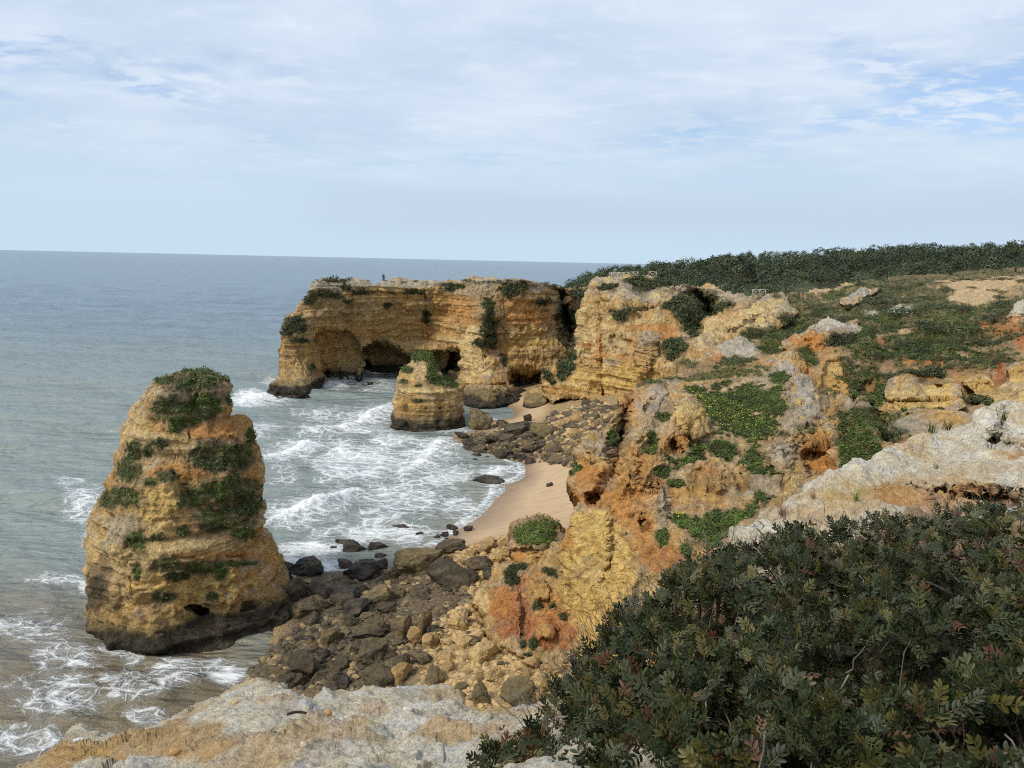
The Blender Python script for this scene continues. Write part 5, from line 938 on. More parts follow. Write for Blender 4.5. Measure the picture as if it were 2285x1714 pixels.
for X, Y, w, h, k, lab in HERO2:
    s = 1 / 2.836
    boulder(560 + X * s, 780 + Y * s, w * s * 1.05, h * s * 1.05, k, lab or {'K': 'black boulder at the water line beyond the sand', 'D': 'dark boulder of the far rubble below the headland', 'O': 'ochre boulder of the far rubble below the headland'}.get(k, 'x'), 'far shore boulders')
FAR_FILL = [(1030, 990), (1060, 965), (1110, 965), (1180, 955), (1260, 955), (1300, 990), (1270, 1030), (1180, 1022), (1120, 1012), (1060, 1012)]
DARK_FILL = [(628, 1280), (700, 1300), (860, 1275), (960, 1250), (1060, 1290), (1050, 1340), (980, 1400), (950, 1480), (880, 1560), (620, 1560), (590, 1500), (660, 1450), (690, 1390)]
OCH_FILL = [(960, 1400), (1050, 1340), (1080, 1420), (1150, 1470), (1270, 1495), (1260, 1580), (1040, 1580), (930, 1540)]
OCH2 = [(1000, 1245), (1060, 1215), (1140, 1190), (1145, 1260), (1080, 1290), (1050, 1330), (1010, 1290)]
def on_bed_many(q):
    d = rays(q[:, 0], q[:, 1]); z = np.full(len(q), 0.5)
    for _ in range(12):
        P = CAM + d * ((z - 30.0) / d[:, 2])[:, None]; z = 0.5 * z + 0.5 * bed_z(P[:, 0], P[:, 1])
    return P
def inside(poly, n, r):
    P = np.array(poly); a, b = P.min(0), P.max(0); out = []
    while len(out) < n:
        q = r.uniform(a, b, (n * 3, 2)); out += list(q[sdf_poly(q[:, 0], q[:, 1], poly) < 0])
    return out[:n]
def fill(poly, n, wmin, wmax, kinds, label, group, asp=(0.5, 0.85)):
    for x, y in inside(poly, n, R):
        w = wmin + (wmax - wmin) * rnd.random() ** 2.0
        boulder(x, y, w, w * rnd.uniform(*asp), rnd.choice(kinds), label, group)
fill(FAR_FILL, 84, 12, 40, 'DDDKM', 'dark boulder heaped in the far rubble below the headland', 'far shore boulders')
fill([(960, 1000), (1010, 978), (1060, 1000), (1130, 1025), (1150, 1035), (1080, 1045), (1000, 1025)], 26, 6, 16, 'K', 'small black rock scattered in the swash beyond the sand', 'far shore boulders')
fill(DARK_FILL, 62, 16, 50, 'DDDKM', 'dark boulder filling the near rock field beside the tall stack', 'dark boulders of the near rock field')
fill([(585, 1500), (650, 1425), (700, 1390), (730, 1440), (650, 1550), (590, 1540)], 14, 22, 50, 'DDK', 'dark boulder by the pool at the foot of the tall stack', 'dark boulders of the near rock field')
fill(OCH_FILL, 44, 12, 36, 'OOPM', 'ochre stone in the rubble slope above the white ledge', 'ochre rubble boulders')
fill([(1240, 1000), (1270, 930), (1330, 915), (1370, 940), (1330, 1010), (1290, 1035)], 16, 14, 44, 'OOPM', 'ochre block fallen at the headland foot beyond the sand', 'ochre blocks at the headland foot')
fill(OCH2, 22, 12, 30, 'OOPD', 'ochre stone between the sand and the red earth spur', 'ochre rubble boulders')
def own_labels():
    """boulders that share a description are told apart by size and by the described boulder they lie next to"""
    named = [(o, o['label']) for o, *_ in BREC if BCOUNT[o['label']] == 1]
    pos = {o: (x, y) for o, x, y, w in BREC}
    short = lambda l: ' '.join(l.split(',')[0].split(' with ')[0].split()[:7])
    def cut(l):
        w = short(l).split()
        while w and w[-1] in ('the', 'a', 'of', 'in', 'at', 'to', 'on', 'beside', 'near', 'and', 'just', 'between', 'right', 'left', 'above', 'below', 'alone', 'against', 'lower', 'upper', 'close', 'one', 'tall', 'wet', 'far', 'white', 'squat'): w.pop()
        return ' '.join(w)
    used = {}
    for o, x, y, w in BREC:
        l = o['label']
        if BCOUNT[l] == 1: continue
        q, ql = min(named, key=lambda t: (pos[t[0]][0] - x) ** 2 + 1.6 * (pos[t[0]][1] - y) ** 2)
        dx, dy = x - pos[q][0], y - pos[q][1]
        d = ('right of' if dx > 0 else 'left of') if abs(dx) > 1.3 * abs(dy) else ('in front of' if dy > 0 else 'behind')
        size = 'tiny' if w < 12 else 'small' if w < 20 else 'medium' if w < 34 else 'large'
        first = COLN[BKIND[o]] + (' stone ' if 'stone' in l else ' block ' if 'block' in l else ' boulder ')
        far = '' if math.hypot(dx, dy) < 45 else 'well '
        o['label'] = f"{size} {first}{far}{d} the {cut(ql)}"
own_labels()
# loose stones too many to count
def stones(name, jobs, mat, label):
    base = [boulder_shape(ICO1[0], 300 + k, 7, 0.10, 0.0) for k in range(9)]; VV, FF, off = [], [], 0
    for poly, n, wmin, wmax in jobs:
        for P in on_bed_many(np.array(inside(poly, n, R))):
            m = np.linalg.norm(P - CAM) / FPX; w = (wmin + (wmax - wmin) * R.random() ** 2) * m / 2
            b = base[R.integers(9)]; a = R.uniform(0, 6.28); c, s = math.cos(a), math.sin(a)
            v = b @ np.array([[c, s, 0], [-s, c, 0], [0, 0, R.uniform(.5, .85)]]) * w + P + np.array([0, 0, w * 0.35])
            VV.append(v); FF.append(ICO1[1] + off); off += len(v)
    me = new_mesh(name, np.concatenate(VV), np.concatenate(FF), None, False, [mat])
    tag(link(name, me), label, 'stones', kind='stuff')
def stone_mat(name, a, b, c):
    m, t, N, bs = new_mat(name); r = N('ShaderNodeNewGeometry').outputs['Random Per Island']
    k = mixc(N, r, a, b); k = mixc(N, ramp(N, r, 0.75, 0.95), k, c)
    n = N('ShaderNodeTexNoise', {'Vector': N('ShaderNodeTexCoord').outputs['Object'], 'Scale': 6.0, 'Detail': 4.0}).outputs[0]
    k = mixc(N, 1.0, k, N('ShaderNodeCombineXYZ', {0: math_(N, 'ADD', n, .5), 1: math_(N, 'ADD', n, .5), 2: math_(N, 'ADD', n, .5)}).outputs[0], 'MULTIPLY')
    t.links.new(k, bs.inputs['Base Color']); bs.inputs['Roughness'].default_value = 0.9; return m
stones('shingle', [([(1215, 1010), (1225, 930), (1270, 915), (1330, 900), (1420, 920), (1350, 1035), (1270, 1045)], 1500, 6, 26), ([(560, 1500), (640, 1420), (700, 1380), (740, 1440), (650, 1560), (560, 1550)], 700, 5, 22), (DARK_FILL, 2300, 4, 20), (FAR_FILL, 1300, 3, 14), ([(1040, 1000), (1100, 950), (1240, 940), (1330, 950), (1340, 1030), (1260, 1035), (1150, 1030)], 900, 3, 14), (OCH_FILL, 200, 5, 16)], stone_mat('dark_stones', (0.055, 0.043, 0.028), (0.16, 0.115, 0.06), (0.30, 0.21, 0.10)), 'dark loose stones packed between the boulders')
stones('talus', [([(1215, 1010), (1225, 930), (1270, 915), (1330, 900), (1420, 920), (1350, 1035), (1270, 1045)], 900, 5, 22), (OCH_FILL, 2300, 4, 20), (OCH2, 800, 4, 16), ([(1240, 1460), (1420, 1420), (1500, 1560), (1240, 1600)], 500, 4, 16), ([(1080, 1400), (1130, 1440), (1260, 1470), (1270, 1510), (1150, 1500)], 350, 3, 9), ([(840, 1320), (1000, 1290), (1040, 1340), (950, 1420), (860, 1500), (800, 1480)], 350, 3, 10)], stone_mat('ochre_stones', (0.40, 0.26, 0.11), (0.52, 0.37, 0.18), (0.24, 0.16, 0.07)), 'ochre loose stones of the rubble slope')
stones('shell_debris', [([(1080, 1180), (1140, 1095), (1250, 1040), (1260, 1150), (1140, 1180)], 70, 1.5, 3.2)], stone_mat('shells', (0.5, 0.45, 0.38), (0.6, 0.55, 0.48), (0.2, 0.16, 0.12)), 'pale specks of shell debris on the sand')

# ------------------------------------------------------------------ foliage
def leafcloud(C, N_, per, rad, size, up=0.5, seed=0, squash=1.0, asp=0.5):
    """diamond leaves around centres C; rad and size may be arrays"""
    r = np.random.default_rng(seed); n = len(C) * per
    c = np.repeat(C, per, 0); nn = np.repeat(N_, per, 0)
    rad = np.repeat(np.broadcast_to(rad, len(C)), per); size = np.repeat(np.broadcast_to(size, len(C)), per) * r.uniform(0.6, 1.35, n)
    d = r.normal(size=(n, 3)); d /= np.linalg.norm(d, axis=1)[:, None]
    d = np.where((np.einsum('ij,ij->i', d, nn) < -0.15)[:, None], -d, d)
    q = r.random(n) ** 0.45
    p = c + d * (rad * q)[:, None] * np.array([1, 1, squash])
    nr = d * 1.0 + r.normal(size=(n, 3)) * 0.45 + np.array([0, 0, up * 0.6]); nr /= np.linalg.norm(nr, axis=1)[:, None]   # leaf faces look outwards
    a = np.cross(nr, r.normal(size=(n, 3))); a /= np.linalg.norm(a, axis=1)[:, None]
    b = np.cross(nr, a)
    a = a * size[:, None]; b = b * (size * asp)[:, None]
    V = np.stack([p - a * 0.5, p + b * 0.5, p + a * 0.5, p - b * 0.5], 1).reshape(-1, 3)
    F = np.arange(4 * n).reshape(n, 4)
    return V, F
L_dark = leaf_mat('scrub_leaves_dark', (0.027, 0.042, 0.014), (0.064, 0.086, 0.028), (0.11, 0.095, 0.04))
L_grass = leaf_mat('grass_blades', (0.050, 0.092, 0.015), (0.095, 0.145, 0.024), (0.15, 0.14, 0.045))
L_pine = leaf_mat('pine_needles', (0.026, 0.042, 0.022), (0.062, 0.082, 0.040), (0.085, 0.098, 0.040), ps=0.09, pa=1.1)
L_olive = leaf_mat('scrub_leaves_olive', (0.040, 0.052, 0.018), (0.075, 0.085, 0.030), (0.10, 0.08, 0.035))
L_grey = leaf_mat('scrub_leaves_grey', (0.050, 0.052, 0.040), (0.085, 0.085, 0.062), (0.09, 0.07, 0.05))
L_flower = leaf_mat('yellow_petals', (0.60, 0.56, 0.05), (0.75, 0.72, 0.10)); L_flower.node_tree.nodes['Principled BSDF'].inputs['Roughness'].default_value = 0.7
M_bark = rock_mat('bark', 6.0, 0.5, ((0.10, 0.075, 0.055), (0.13, 0.10, 0.075), (0.07, 0.05, 0.04)), 0.4)
def cover(data, name, label, n, per, rad, size, seed, mat, lim=0.35, up=0.5, sel=None, hmul=1.0):
    w = np.clip(data['veg'] - lim, 0, 1)
    if sel is not None: w = w * sel(data)
    dist = np.linalg.norm(data['P'] - CAM, axis=1)
    if w.sum() < 1e-6: return
    r = np.random.default_rng(seed); i = r.choice(len(w), n, p=w / w.sum())
    C = data['P'][i] + data['N'][i] * (rad * 0.25 * hmul); C[:, 2] += rad * 0.15
    N2 = data['N'][i] * 0.6 + np.array([0, 0, 0.5])
    cl = fbm(C * (0.55 / rad * 0.34), 2); k = r.uniform(0.45, 1.1, n) * (1.0 + 1.3 * np.clip(cl, -.35, .6))
    V, F = leafcloud(C, N2, per, rad * k, size, up, seed, 0.8)
    me = new_mesh(name, V, F, None, False, [mat]); tag(link(name, me), label, 'ground cover', kind='stuff')
dk = lambda d: (d['col'][:, 1] < 0.058) * 1.0
lt = lambda d: (d['col'][:, 1] >= 0.058) * 1.0
cover(ST1, 'scrub', 'dark scrub clinging to the ledges of the tall stack', 2600, 9, 0.34, 0.17, 1, L_dark, sel=dk)
cover(ST1, 'turf', 'green turf growing on the ledges of the tall stack', 2200, 9, 0.22, 0.15, 2, L_grass, sel=lt)
cover(ST2, 'turf', 'green turf capping the squat stack', 1200, 8, 0.40, 0.26, 3, L_grass)
cover(AR, 'scrub', 'scrub hanging on the far arch cliff', 2600, 8, 0.55, 0.34, 4, L_olive, lim=0.45)
cover(HD, 'scrub', 'scrub on the bright headland', 2600, 9, 0.75, 0.36, 5, L_dark)
cover(SL, 'scrub', 'low dark scrub carpeting the inland slope', 9000, 9, 0.62, 0.28, 6, L_olive, sel=dk, lim=0.3)
cover(SL, 'turf', 'bright grass patches on the inland slope', 9000, 8, 0.30, 0.22, 7, L_grass, sel=lt, lim=0.3)
cover(PR, 'scrub', 'dark scrub tufts on the promontory', 1700, 10, 0.34, 0.15, 8, L_dark, sel=dk)
cover(PR, 'turf', 'bright green grass filling the bowl of the promontory', 13000, 7, 0.16, 0.15, 9, L_grass, sel=lt, up=1.0)
cover(BL, 'turf', 'turf on the undercut block by the sand', 1000, 9, 0.20, 0.14, 10, L_grass)
cover(SP, 'scrub', 'tufts rooted in the red earth spur', 420, 10, 0.26, 0.13, 11, L_dark)
for k, d in enumerate(OUTCROPS): cover(d, 'scrub', 'scrub growing on a rock outcrop of the slope', 320, 8, 0.42, 0.22, 20 + k, L_olive)
def flowers():
    spots = [(1560, 905, 30, 14), (1640, 925, 40, 12), (1600, 930, 40, 8), (1660, 945, 40, 14), (1625, 955, 30, 14), (1700, 965, 10, 22), (1690, 985, 10, 14), (1690, 925, 30, 14), (1535, 876, 7, 4), (1512, 1143, 22, 7), (1580, 905, 50, 12), (1540, 900, 12, 8)]
    r = np.random.default_rng(5); C = []
    g = PR['veg'] > 0.5; P = PR['P'][g]; px, py = PR['px'][g], PR['py'][g]
    for x, y, rx, ry in spots:
        w = np.exp(-((px - x) / rx) ** 2 - ((py - y) / ry) ** 2); w /= w.sum(); C.append(P[r.choice(len(P), int(rx * 0.8) + 5, p=w)])
    C = np.concatenate(C) + r.normal(size=(sum(map(len, C)), 3)) * np.array([.12, .12, .02]) + np.array([0, 0, 0.20])
    V, F = leafcloud(C, np.repeat(np.array([[0, 0, 1.0]]), len(C), 0), 2, 0.03, 0.10, 1.2, 4, 1, 0.9)
    tag(link('wild_flowers', new_mesh('wild_flowers', V, F, None, False, [L_flower])), 'yellow flowers speckling the grassy bowl', 'flowers', kind='stuff')
flowers()

def shrub_mesh(name, seed, mat, blobs=14, per=70, leaf=0.055, flat=0.62):
    r = np.random.default_rng(seed); c = r.normal(size=(blobs, 3)); c /= np.linalg.norm(c, axis=1)[:, None]; c[:, 2] = np.abs(c[:, 2])
    c *= r.uniform(0.35, 0.80, blobs)[:, None]; rad = r.uniform(0.26, 0.42, blobs)
    V, F = leafcloud(c, c + np.array([0, 0, .4]), per, rad, leaf * 1.6, 0.3, seed, 1.0, 0.55)
    V[:, 2] *= flat
    return new_mesh(name, V, F, None, False, [mat])
SHR = [shrub_mesh('shrub', 40 + k, L_dark if k < 4 else (L_olive if k < 6 else L_grey)) for k in range(8)]
def nearest(data, px, py):
    i = np.argmin((data['px'] - px) ** 2 + (data['py'] - py) ** 2); return data['P'][i]
def shrub(P, w, label, group, k=None, h=1.0):
    o = link('shrub', SHR[rnd.randrange(6) if k is None else k], None, (P[0], P[1], P[2] - 0.05 * w), (0, 0, rnd.uniform(0, 6.28)), (w / 2, w / 2, w / 2 * h))
    return tag(o, label, 'shrub', group)
def at_px(data, px, py, wpx, label, group=None, k=None, h=1.0):
    P = nearest(data, px, py + wpx * 0.22); m = np.linalg.norm(P - CAM) / FPX
    return shrub(P, wpx * m, label, group, k, h)
for x, y, w, lab, k in [(1620, 878, 34, 'grey bush in the grass below the path, upper of a pair', 6), (1660, 883, 42, 'larger dark bush in the grass right under the path', 0), (1620, 940, 46, 'grey twiggy bush in the middle of the grassy bowl', 7), (1710, 955, 40, 'grey bush at the lower right rim of the bowl', 6), (1745, 955, 36, 'dark bush against the grey ridge of the bowl', 1), (1595, 862, 28, 'round green bush beside the upper path', 4), (1622, 857, 20, 'small dark bush just above the path', 2), (1597, 819, 18, 'lone dark bush on the orange flank', 3),
                        (1482, 1195, 34, 'dark green bush overhanging the yellow face', 1), (1505, 1160, 22, 'small grey bush left of the lower grass', 6), (1530, 1225, 22, 'small bush on red earth near the foreground leaves', 4), (1550, 1015, 24, 'grey bush on the grassy shelf', 6), (1690, 905, 18, 'small bush among the yellow flowers', 2), (1680, 1030, 30, 'dark bush on the shelf below the bowl', 0), (1640, 797, 56, 'low dark bush under the grey crest', 2), (1600, 1152, 26, 'dark bush in the lower grass', 3)]:
    at_px(PR, x, y, w, lab, None, k)
for x, y, w, lab, k in [(1548, 668, 62, 'largest dark bush in the headland gully', 0), (1530, 690, 40, 'dark bush on the left side of the gully', 1), (1575, 690, 44, 'dark bush on the right side of the gully', 2), (1560, 715, 44, 'greener bush at the foot of the gully', 4), (1512, 778, 46, 'dark crescent bush under the headland shoulder', 3), (1262, 818, 26, 'dark bush on the headland toe', 1), (1258, 838, 20, 'small bush hanging below the toe bush', 2), (1390, 700, 30, 'green bush on the headland ledge', 4), (1365, 642, 34, 'bush on the headland brow left', 1), (1430, 634, 60, 'broad bush at the headland brow below the fence', 0), (1482, 630, 60, 'broad bush right of the fence', 2), (1540, 633, 50, 'bush above the gully head', 3)]:
    at_px(HD, x, y, w, lab, None, k)
for k, (x, w) in enumerate([(728, 22), (705, 16), (805, 10), (822, 10), (846, 14), (858, 9), (876, 13), (902, 20), (927, 18), (950, 22), (970, 10), (1000, 14)]):
    at_px(AR, x, 628, w, ['low dark bush at the outer end of the arch cliff top', 'low bush at the cliff corner', 'tiny bush on the cliff top', 'tiny bush on the cliff rim', 'bush left of the two walkers', 'tiny bush beside the walkers', 'bush right of the two walkers', 'first domed bush right of the walkers', 'second domed bush right of the walkers', 'third domed bush right of the walkers', 'small bush right of the domed ones', 'small bush before the continuous scrub'][k], None, k % 5, 0.8)
for k in range(34): at_px(SL, 1835 + k * 14 + rnd.uniform(-5, 5), 612 + 0.06 * abs(k - 34) * 14 * 0.8, rnd.uniform(26, 46), 'scrub bush in the row along the top of the inland slope', 'bushes along the slope top', None, 0.6)
for k in range(26): at_px(AR, 1020 + k * 9 + rnd.uniform(-4, 4), 628, rnd.uniform(18, 32), 'dark bush in the row along the far cliff top', 'bushes along the far cliff top', None, 0.8)
for x, y, w, lab, k in [(2010, 668, 130, 'widest dark thicket under the bare sandy ground', 0), (2080, 670, 90, 'dark thicket on the left edge of the bare sandy ground', 1), (1985, 648, 120, 'olive thicket above the white hump', 4), (1910, 690, 80, 'black-green wind-swept thicket beside the white rib', 2), (2060, 708, 120, 'thicket right of the white rib', 3), (2150, 705, 130, 'thicket below the bare sandy ground', 0), (2240, 690, 110, 'thicket at the right below the sand', 1), (2255, 655, 80, 'thicket at the right edge of the sand', 2), (2040, 745, 80, 'round dark thicket beside the white path', 1), (1985, 628, 60, 'scrub mound left of the sandy ground', 4), (2170, 632, 40, 'small bush on the bare sandy ground', 3), (2215, 630, 40, 'second small bush on the bare sandy ground', 2), (1795, 672, 50, 'dark bush right of the dark tree', 0), (1770, 690, 44, 'scrub below the dark tree', 3), (1745, 770, 46, 'dark bush in the saddle right of the crest', 1), (2110, 745, 60, 'scrub under the white path', 4), (2160, 740, 60, 'brown scrub at the right end of the white path', 5), (1870, 632, 60, 'scrub bank above the pale track', 4)]:
    at_px(SL, x, y, w, lab, None, k, 0.7)
g = np.where((SL['veg'] > 0.45))[0]
for i in R.choice(g, 230):
    P = SL['P'][i]; shrub(P, rnd.uniform(1.2, 4.0), 'small scrub bush scattered on the inland slope', 'scrub bushes of the inland slope', None, 0.75)

# ------------------------------------------------------------------ pines on the hill
def tree_crown(seed, n=10, per=60, leaf=0.115):
    r = np.random.default_rng(seed); c = r.normal(size=(n, 3)); c /= np.linalg.norm(c, axis=1)[:, None]; c *= r.uniform(0.3, 0.72, n)[:, None]
    c[:, 2] = c[:, 2] * 0.72 + 1.25 + 0.2 * np.abs(c[:, 2]); rad = r.uniform(0.30, 0.50, n)
    return leafcloud(c, c - np.array([0, 0, 1.0]), per, rad, leaf, 0.4, seed, 0.85, 0.6)
def trunk_mesh(seed):
    r = np.random.default_rng(seed); V, F = [], []
    def limb(a, b, r0, r1):
        a, b = np.array(a, float), np.array(b, float); d = b - a; u = np.cross(d, [0.3, 1, 0.1]); u /= np.linalg.norm(u); w = np.cross(d, u); w /= np.linalg.norm(w); o = len(V)
        for p, rr in ((a, r0), (b, r1)):
            for k in range(6): V.append(p + rr * (math.cos(k * math.pi / 3) * u + math.sin(k * math.pi / 3) * w))
        for k in range(6): F.append([o + k, o + (k + 1) % 6, o + 6 + (k + 1) % 6, o + 6 + k])
    t = np.array([r.uniform(-.08, .08), r.uniform(-.08, .08), 0.85])
    limb((0, 0, -0.15), t, 0.085, 0.055)
    for k in range(5):
        a = r.uniform(0, 6.28); limb(t * r.uniform(.75, 1), t + np.array([0.5 * math.cos(a), 0.5 * math.sin(a), r.uniform(.25, .6)]), 0.04, 0.012)
    return new_mesh('trunk', V, F, None, True, [M_bark])
CROWNS = []
for k in range(7):
    V, F = tree_crown(70 + k); CROWNS.append(new_mesh('crown', V, F, None, False, [L_pine if k < 5 else L_olive]))
TRUNKS = [trunk_mesh(k) for k in range(3)]
def tree(P, s, label, group, crown=None, squash=1.0):
    e = link('pine_tree', None, None, P, (0, 0, rnd.uniform(0, 6.28)), (s, s, s * squash)); e.empty_display_size = 0.2
    link('crown', CROWNS[crown if crown is not None else rnd.randrange(7)], e); link('trunk', rnd.choice(TRUNKS), e)
    return tag(e, label, 'tree', group)
def forest():
    r = np.random.default_rng(21); pts = []
    while len(pts) < 1500:
        px = r.uniform(1215, 2700); D = math.sqrt(r.uniform(168 ** 2, 440 ** 2)); fx = (px - SW / 2) / FPX
        if px < 1330 and D < 168 + (1330 - px) * 0.6: continue
        if px > 1760 and D < 200: continue
        if px < 1290 and r.random() < (1290 - px) / 90: continue
        pts.append((fx, D))
    A = np.array(pts); P = np.stack([A[:, 0] * A[:, 1], A[:, 1], hill_z(A[:, 0], A[:, 1])], 1)
    vis = (np.abs(A[:, 0]) < 0.69); s = 1.8 + 4.4 * r.random(len(P)) ** 2.2 * np.where(A[:, 1] < 215, 0.60, 1.0) * np.interp(A[:, 0], [0.04, 0.2], [0.55, 1.0])
    P[:, 2] -= s * 0.75
    # biggest in the picture first: crest line and front rows
    score = s / A[:, 1] * 100 + 0.35 * (A[:, 1] > 395) + r.uniform(0, 1.2, len(P)); score[~vis] = -1
    order = np.argsort(-score); ind = order[:295]; rest = order[295:]
    for i in ind:
        lab = 'dark pine crown on the skyline of the wooded hill' if A[i, 1] > 395 else 'dark green pine crown on the near side of the wooded hill'
        tree(P[i], s[i], lab, 'pines on the skyline' if A[i, 1] > 395 else 'pines on the hillside')
    VV, FF, off = [], [], 0
    lo = [tree_crown(90 + k, 9, 26, 0.17) for k in range(6)]
    for i in rest:
        V, F = lo[r.integers(6)]; a = r.uniform(0, 6.28); c, sn = math.cos(a), math.sin(a)
        VV.append(V @ np.array([[c, sn, 0], [-sn, c, 0], [0, 0, 1]]) * s[i] + P[i]); FF.append(F + off); off += len(V)
    tag(link('pine_wood', new_mesh('pine_wood', np.concatenate(VV), np.concatenate(FF), None, False, [L_pine])), 'dense pine wood covering the hill behind the cliffs', 'wood', kind='stuff')
forest()
tree(nearest(SL, 1752, 664), 2.3, 'lone dark bushy tree beside the short wooden fence', None, 1, 0.8)

# ------------------------------------------------------------------ wooden fences
M_wood = rock_mat('weathered_wood', 5.0, 0.2, ((0.46, 0.41, 0.34), (0.50, 0.45, 0.38), (0.38, 0.33, 0.27)), 0.25, 0.85, 0.2)
def bar_mesh(name, a, b, r):
    a, b = np.array(a, float), np.array(b, float); d = b - a; d /= np.linalg.norm(d); u = np.cross(d, [0.12, 0.2, 1.0]); u /= np.linalg.norm(u); w = np.cross(d, u)
    V = [p + r * (math.cos(k * math.pi / 4) * u + math.sin(k * math.pi / 4) * w) for p in (a, b) for k in range(8)]
    F = [[k, (k + 1) % 8, 8 + (k + 1) % 8, 8 + k] for k in range(8)] + [list(range(7, -1, -1)), list(range(8, 16))]
    return new_mesh(name, V, F, None, True, [M_wood])
def fence(pts, label, h=1.15):
    e = link('wooden_fence', None, None, pts[0]); o0 = np.array(pts[0]); tag(e, label, 'fence')
    L = [np.array(p) - o0 for p in pts]; up = np.array([0, 0, 1.0])
    for p in L: link('post', bar_mesh('post', p - up * 0.3, p + up * (h + .08), 0.075), e)
    for a, b in zip(L[:-1], L[1:]):
        link('rail', bar_mesh('rail', a + up * h, b + up * h, 0.06), e); link('rail', bar_mesh('rail', a + up * .15, b + up * .15, 0.05), e)
        link('brace', bar_mesh('brace', a + up * .18, b + up * (h - .05), 0.046), e); link('brace', bar_mesh('brace', a + up * (h - .05), b + up * .18, 0.046), e)
    return e
def fl(px, py, D): return at(np.array(float(px)), np.array(float(py)), np.array(float(D)))
fence([fl(1359 + k * 10.7, 621.5 - 0.35 * k, 158 - k * 0.6) for k in range(7)], 'long wooden viewpoint fence with crossed braces on the headland top')
fence([fl(1364 + k * 14.0, 622.5, 154.5) for k in range(3)], 'short front run of the viewpoint fence nearer the brow')
fence([fl(1448, 619, 157), fl(1464, 619.5, 156)], 'single fence panel half hidden by scrub right of the viewpoint')
fence([fl(1679 + k * 14.5, 660, 141) for k in range(3)], 'short wooden fence panel beside the lone dark tree')

# ------------------------------------------------------------------ people on the far cliff top
def person(P, h, top, legs, hair, label, sit=False, lean=0.0, yaw=0.0):
    k = h / 1.72
    hip = 0.92 if not sit else 0.30
    J = [(0, 0, hip), (0, 0, hip + .28), (lean * .1, 0, hip + .50), (lean * .14, 0, hip + .60), (lean * .16, 0, hip + .72)]
    rad = [.15, .13, .17, .06, .10]; E = [(0, 1), (1, 2), (2, 3), (3, 4)]
    for s in (-1, 1):
        o = len(J); J += [(s * .20, 0, hip + .48), (s * .27, .04, hip + .22), (s * .24, .16, hip + .02)]; rad += [.06, .05, .04]; E += [(2, o), (o, o + 1), (o + 1, o + 2)]
        o = len(J)
        if sit: J += [(s * .12, .42, hip + .12), (s * .12, .55, .05)]
        else: J += [(s * .11, .03 * s, .48), (s * .12, .06 * s, .04)]
        rad += [.085, .06]; E += [(0, o), (o, o + 1)]
    me = bpy.data.meshes.new('person'); me.from_pydata([tuple(k * c for c in j) for j in J], E, []); me.update()
    o = link('person', me); o.location = P; o.rotation_euler = (0, 0, yaw)
    sk = o.modifiers.new('skin', 'SKIN'); o.modifiers.new('sub', 'SUBSURF').levels = 1
    for q, v in zip(rad, me.skin_vertices[0].data): v.radius = (q * k, q * k)
    me.skin_vertices[0].data[0].use_root = True
    m, t, N, bs = new_mat('clothes'); z = N('ShaderNodeSeparateXYZ', {0: N('ShaderNodeTexCoord').outputs['Object']}).outputs[2]
    c = mixc(N, math_(N, 'GREATER_THAN', z, (hip + .02) * k), legs, top); c = mixc(N, math_(N, 'GREATER_THAN', z, (hip + .57) * k), c, (0.42, 0.26, 0.18)); t.links.new(c, bs.inputs['Base Color'])
    me.materials.append(m)
    v, f = ICO2; hv = v * np.array([.115, .125, .11]) * k + np.array([lean * .17, -.015, hip + .77]) * k; hv = hv[:]; keep = [list(q) for q in f if (v[q][:, 2].mean() > -0.1)]
    mh, t, N, bs = new_mat('hair'); bs.inputs['Base Color'].default_value = tuple(hair) + (1,)
    link('hair', new_mesh('hair', hv, keep, None, True, [mh]), o)
    tag(o, label, 'person')
person(fl(855, 627.6, 181), 1.75, (0.02, 0.02, 0.025), (0.02, 0.02, 0.03), (0.015, 0.012, 0.01), 'person in dark clothes standing on the far cliff top, left of two')
person(fl(858.5, 627.8, 181.4), 1.68, (0.55, 0.40, 0.38), (0.40, 0.16, 0.15), (0.03, 0.02, 0.015), 'person in pale top standing on the far cliff top, right of two', yaw=1.2)
for k, (x, s, d) in enumerate([(737.5, True, .02), (743.5, False, .0), (750.5, False, .1), (754.5, True, .0)]):
    person(fl(x, 625.8, 178.5 + k * .3), 1.35 if not s else 1.7, (0.025, 0.026, 0.032), (0.02, 0.02, 0.022), (0.015, 0.012, 0.01), ['dark-clothed person seated leftmost in the group at the cliff end', 'dark-clothed person second from left in the group at the cliff end', 'tallest dark-clothed person in the group at the cliff end', 'dark-clothed person seated rightmost in the group at the cliff end'][k], s, d, k * .8)
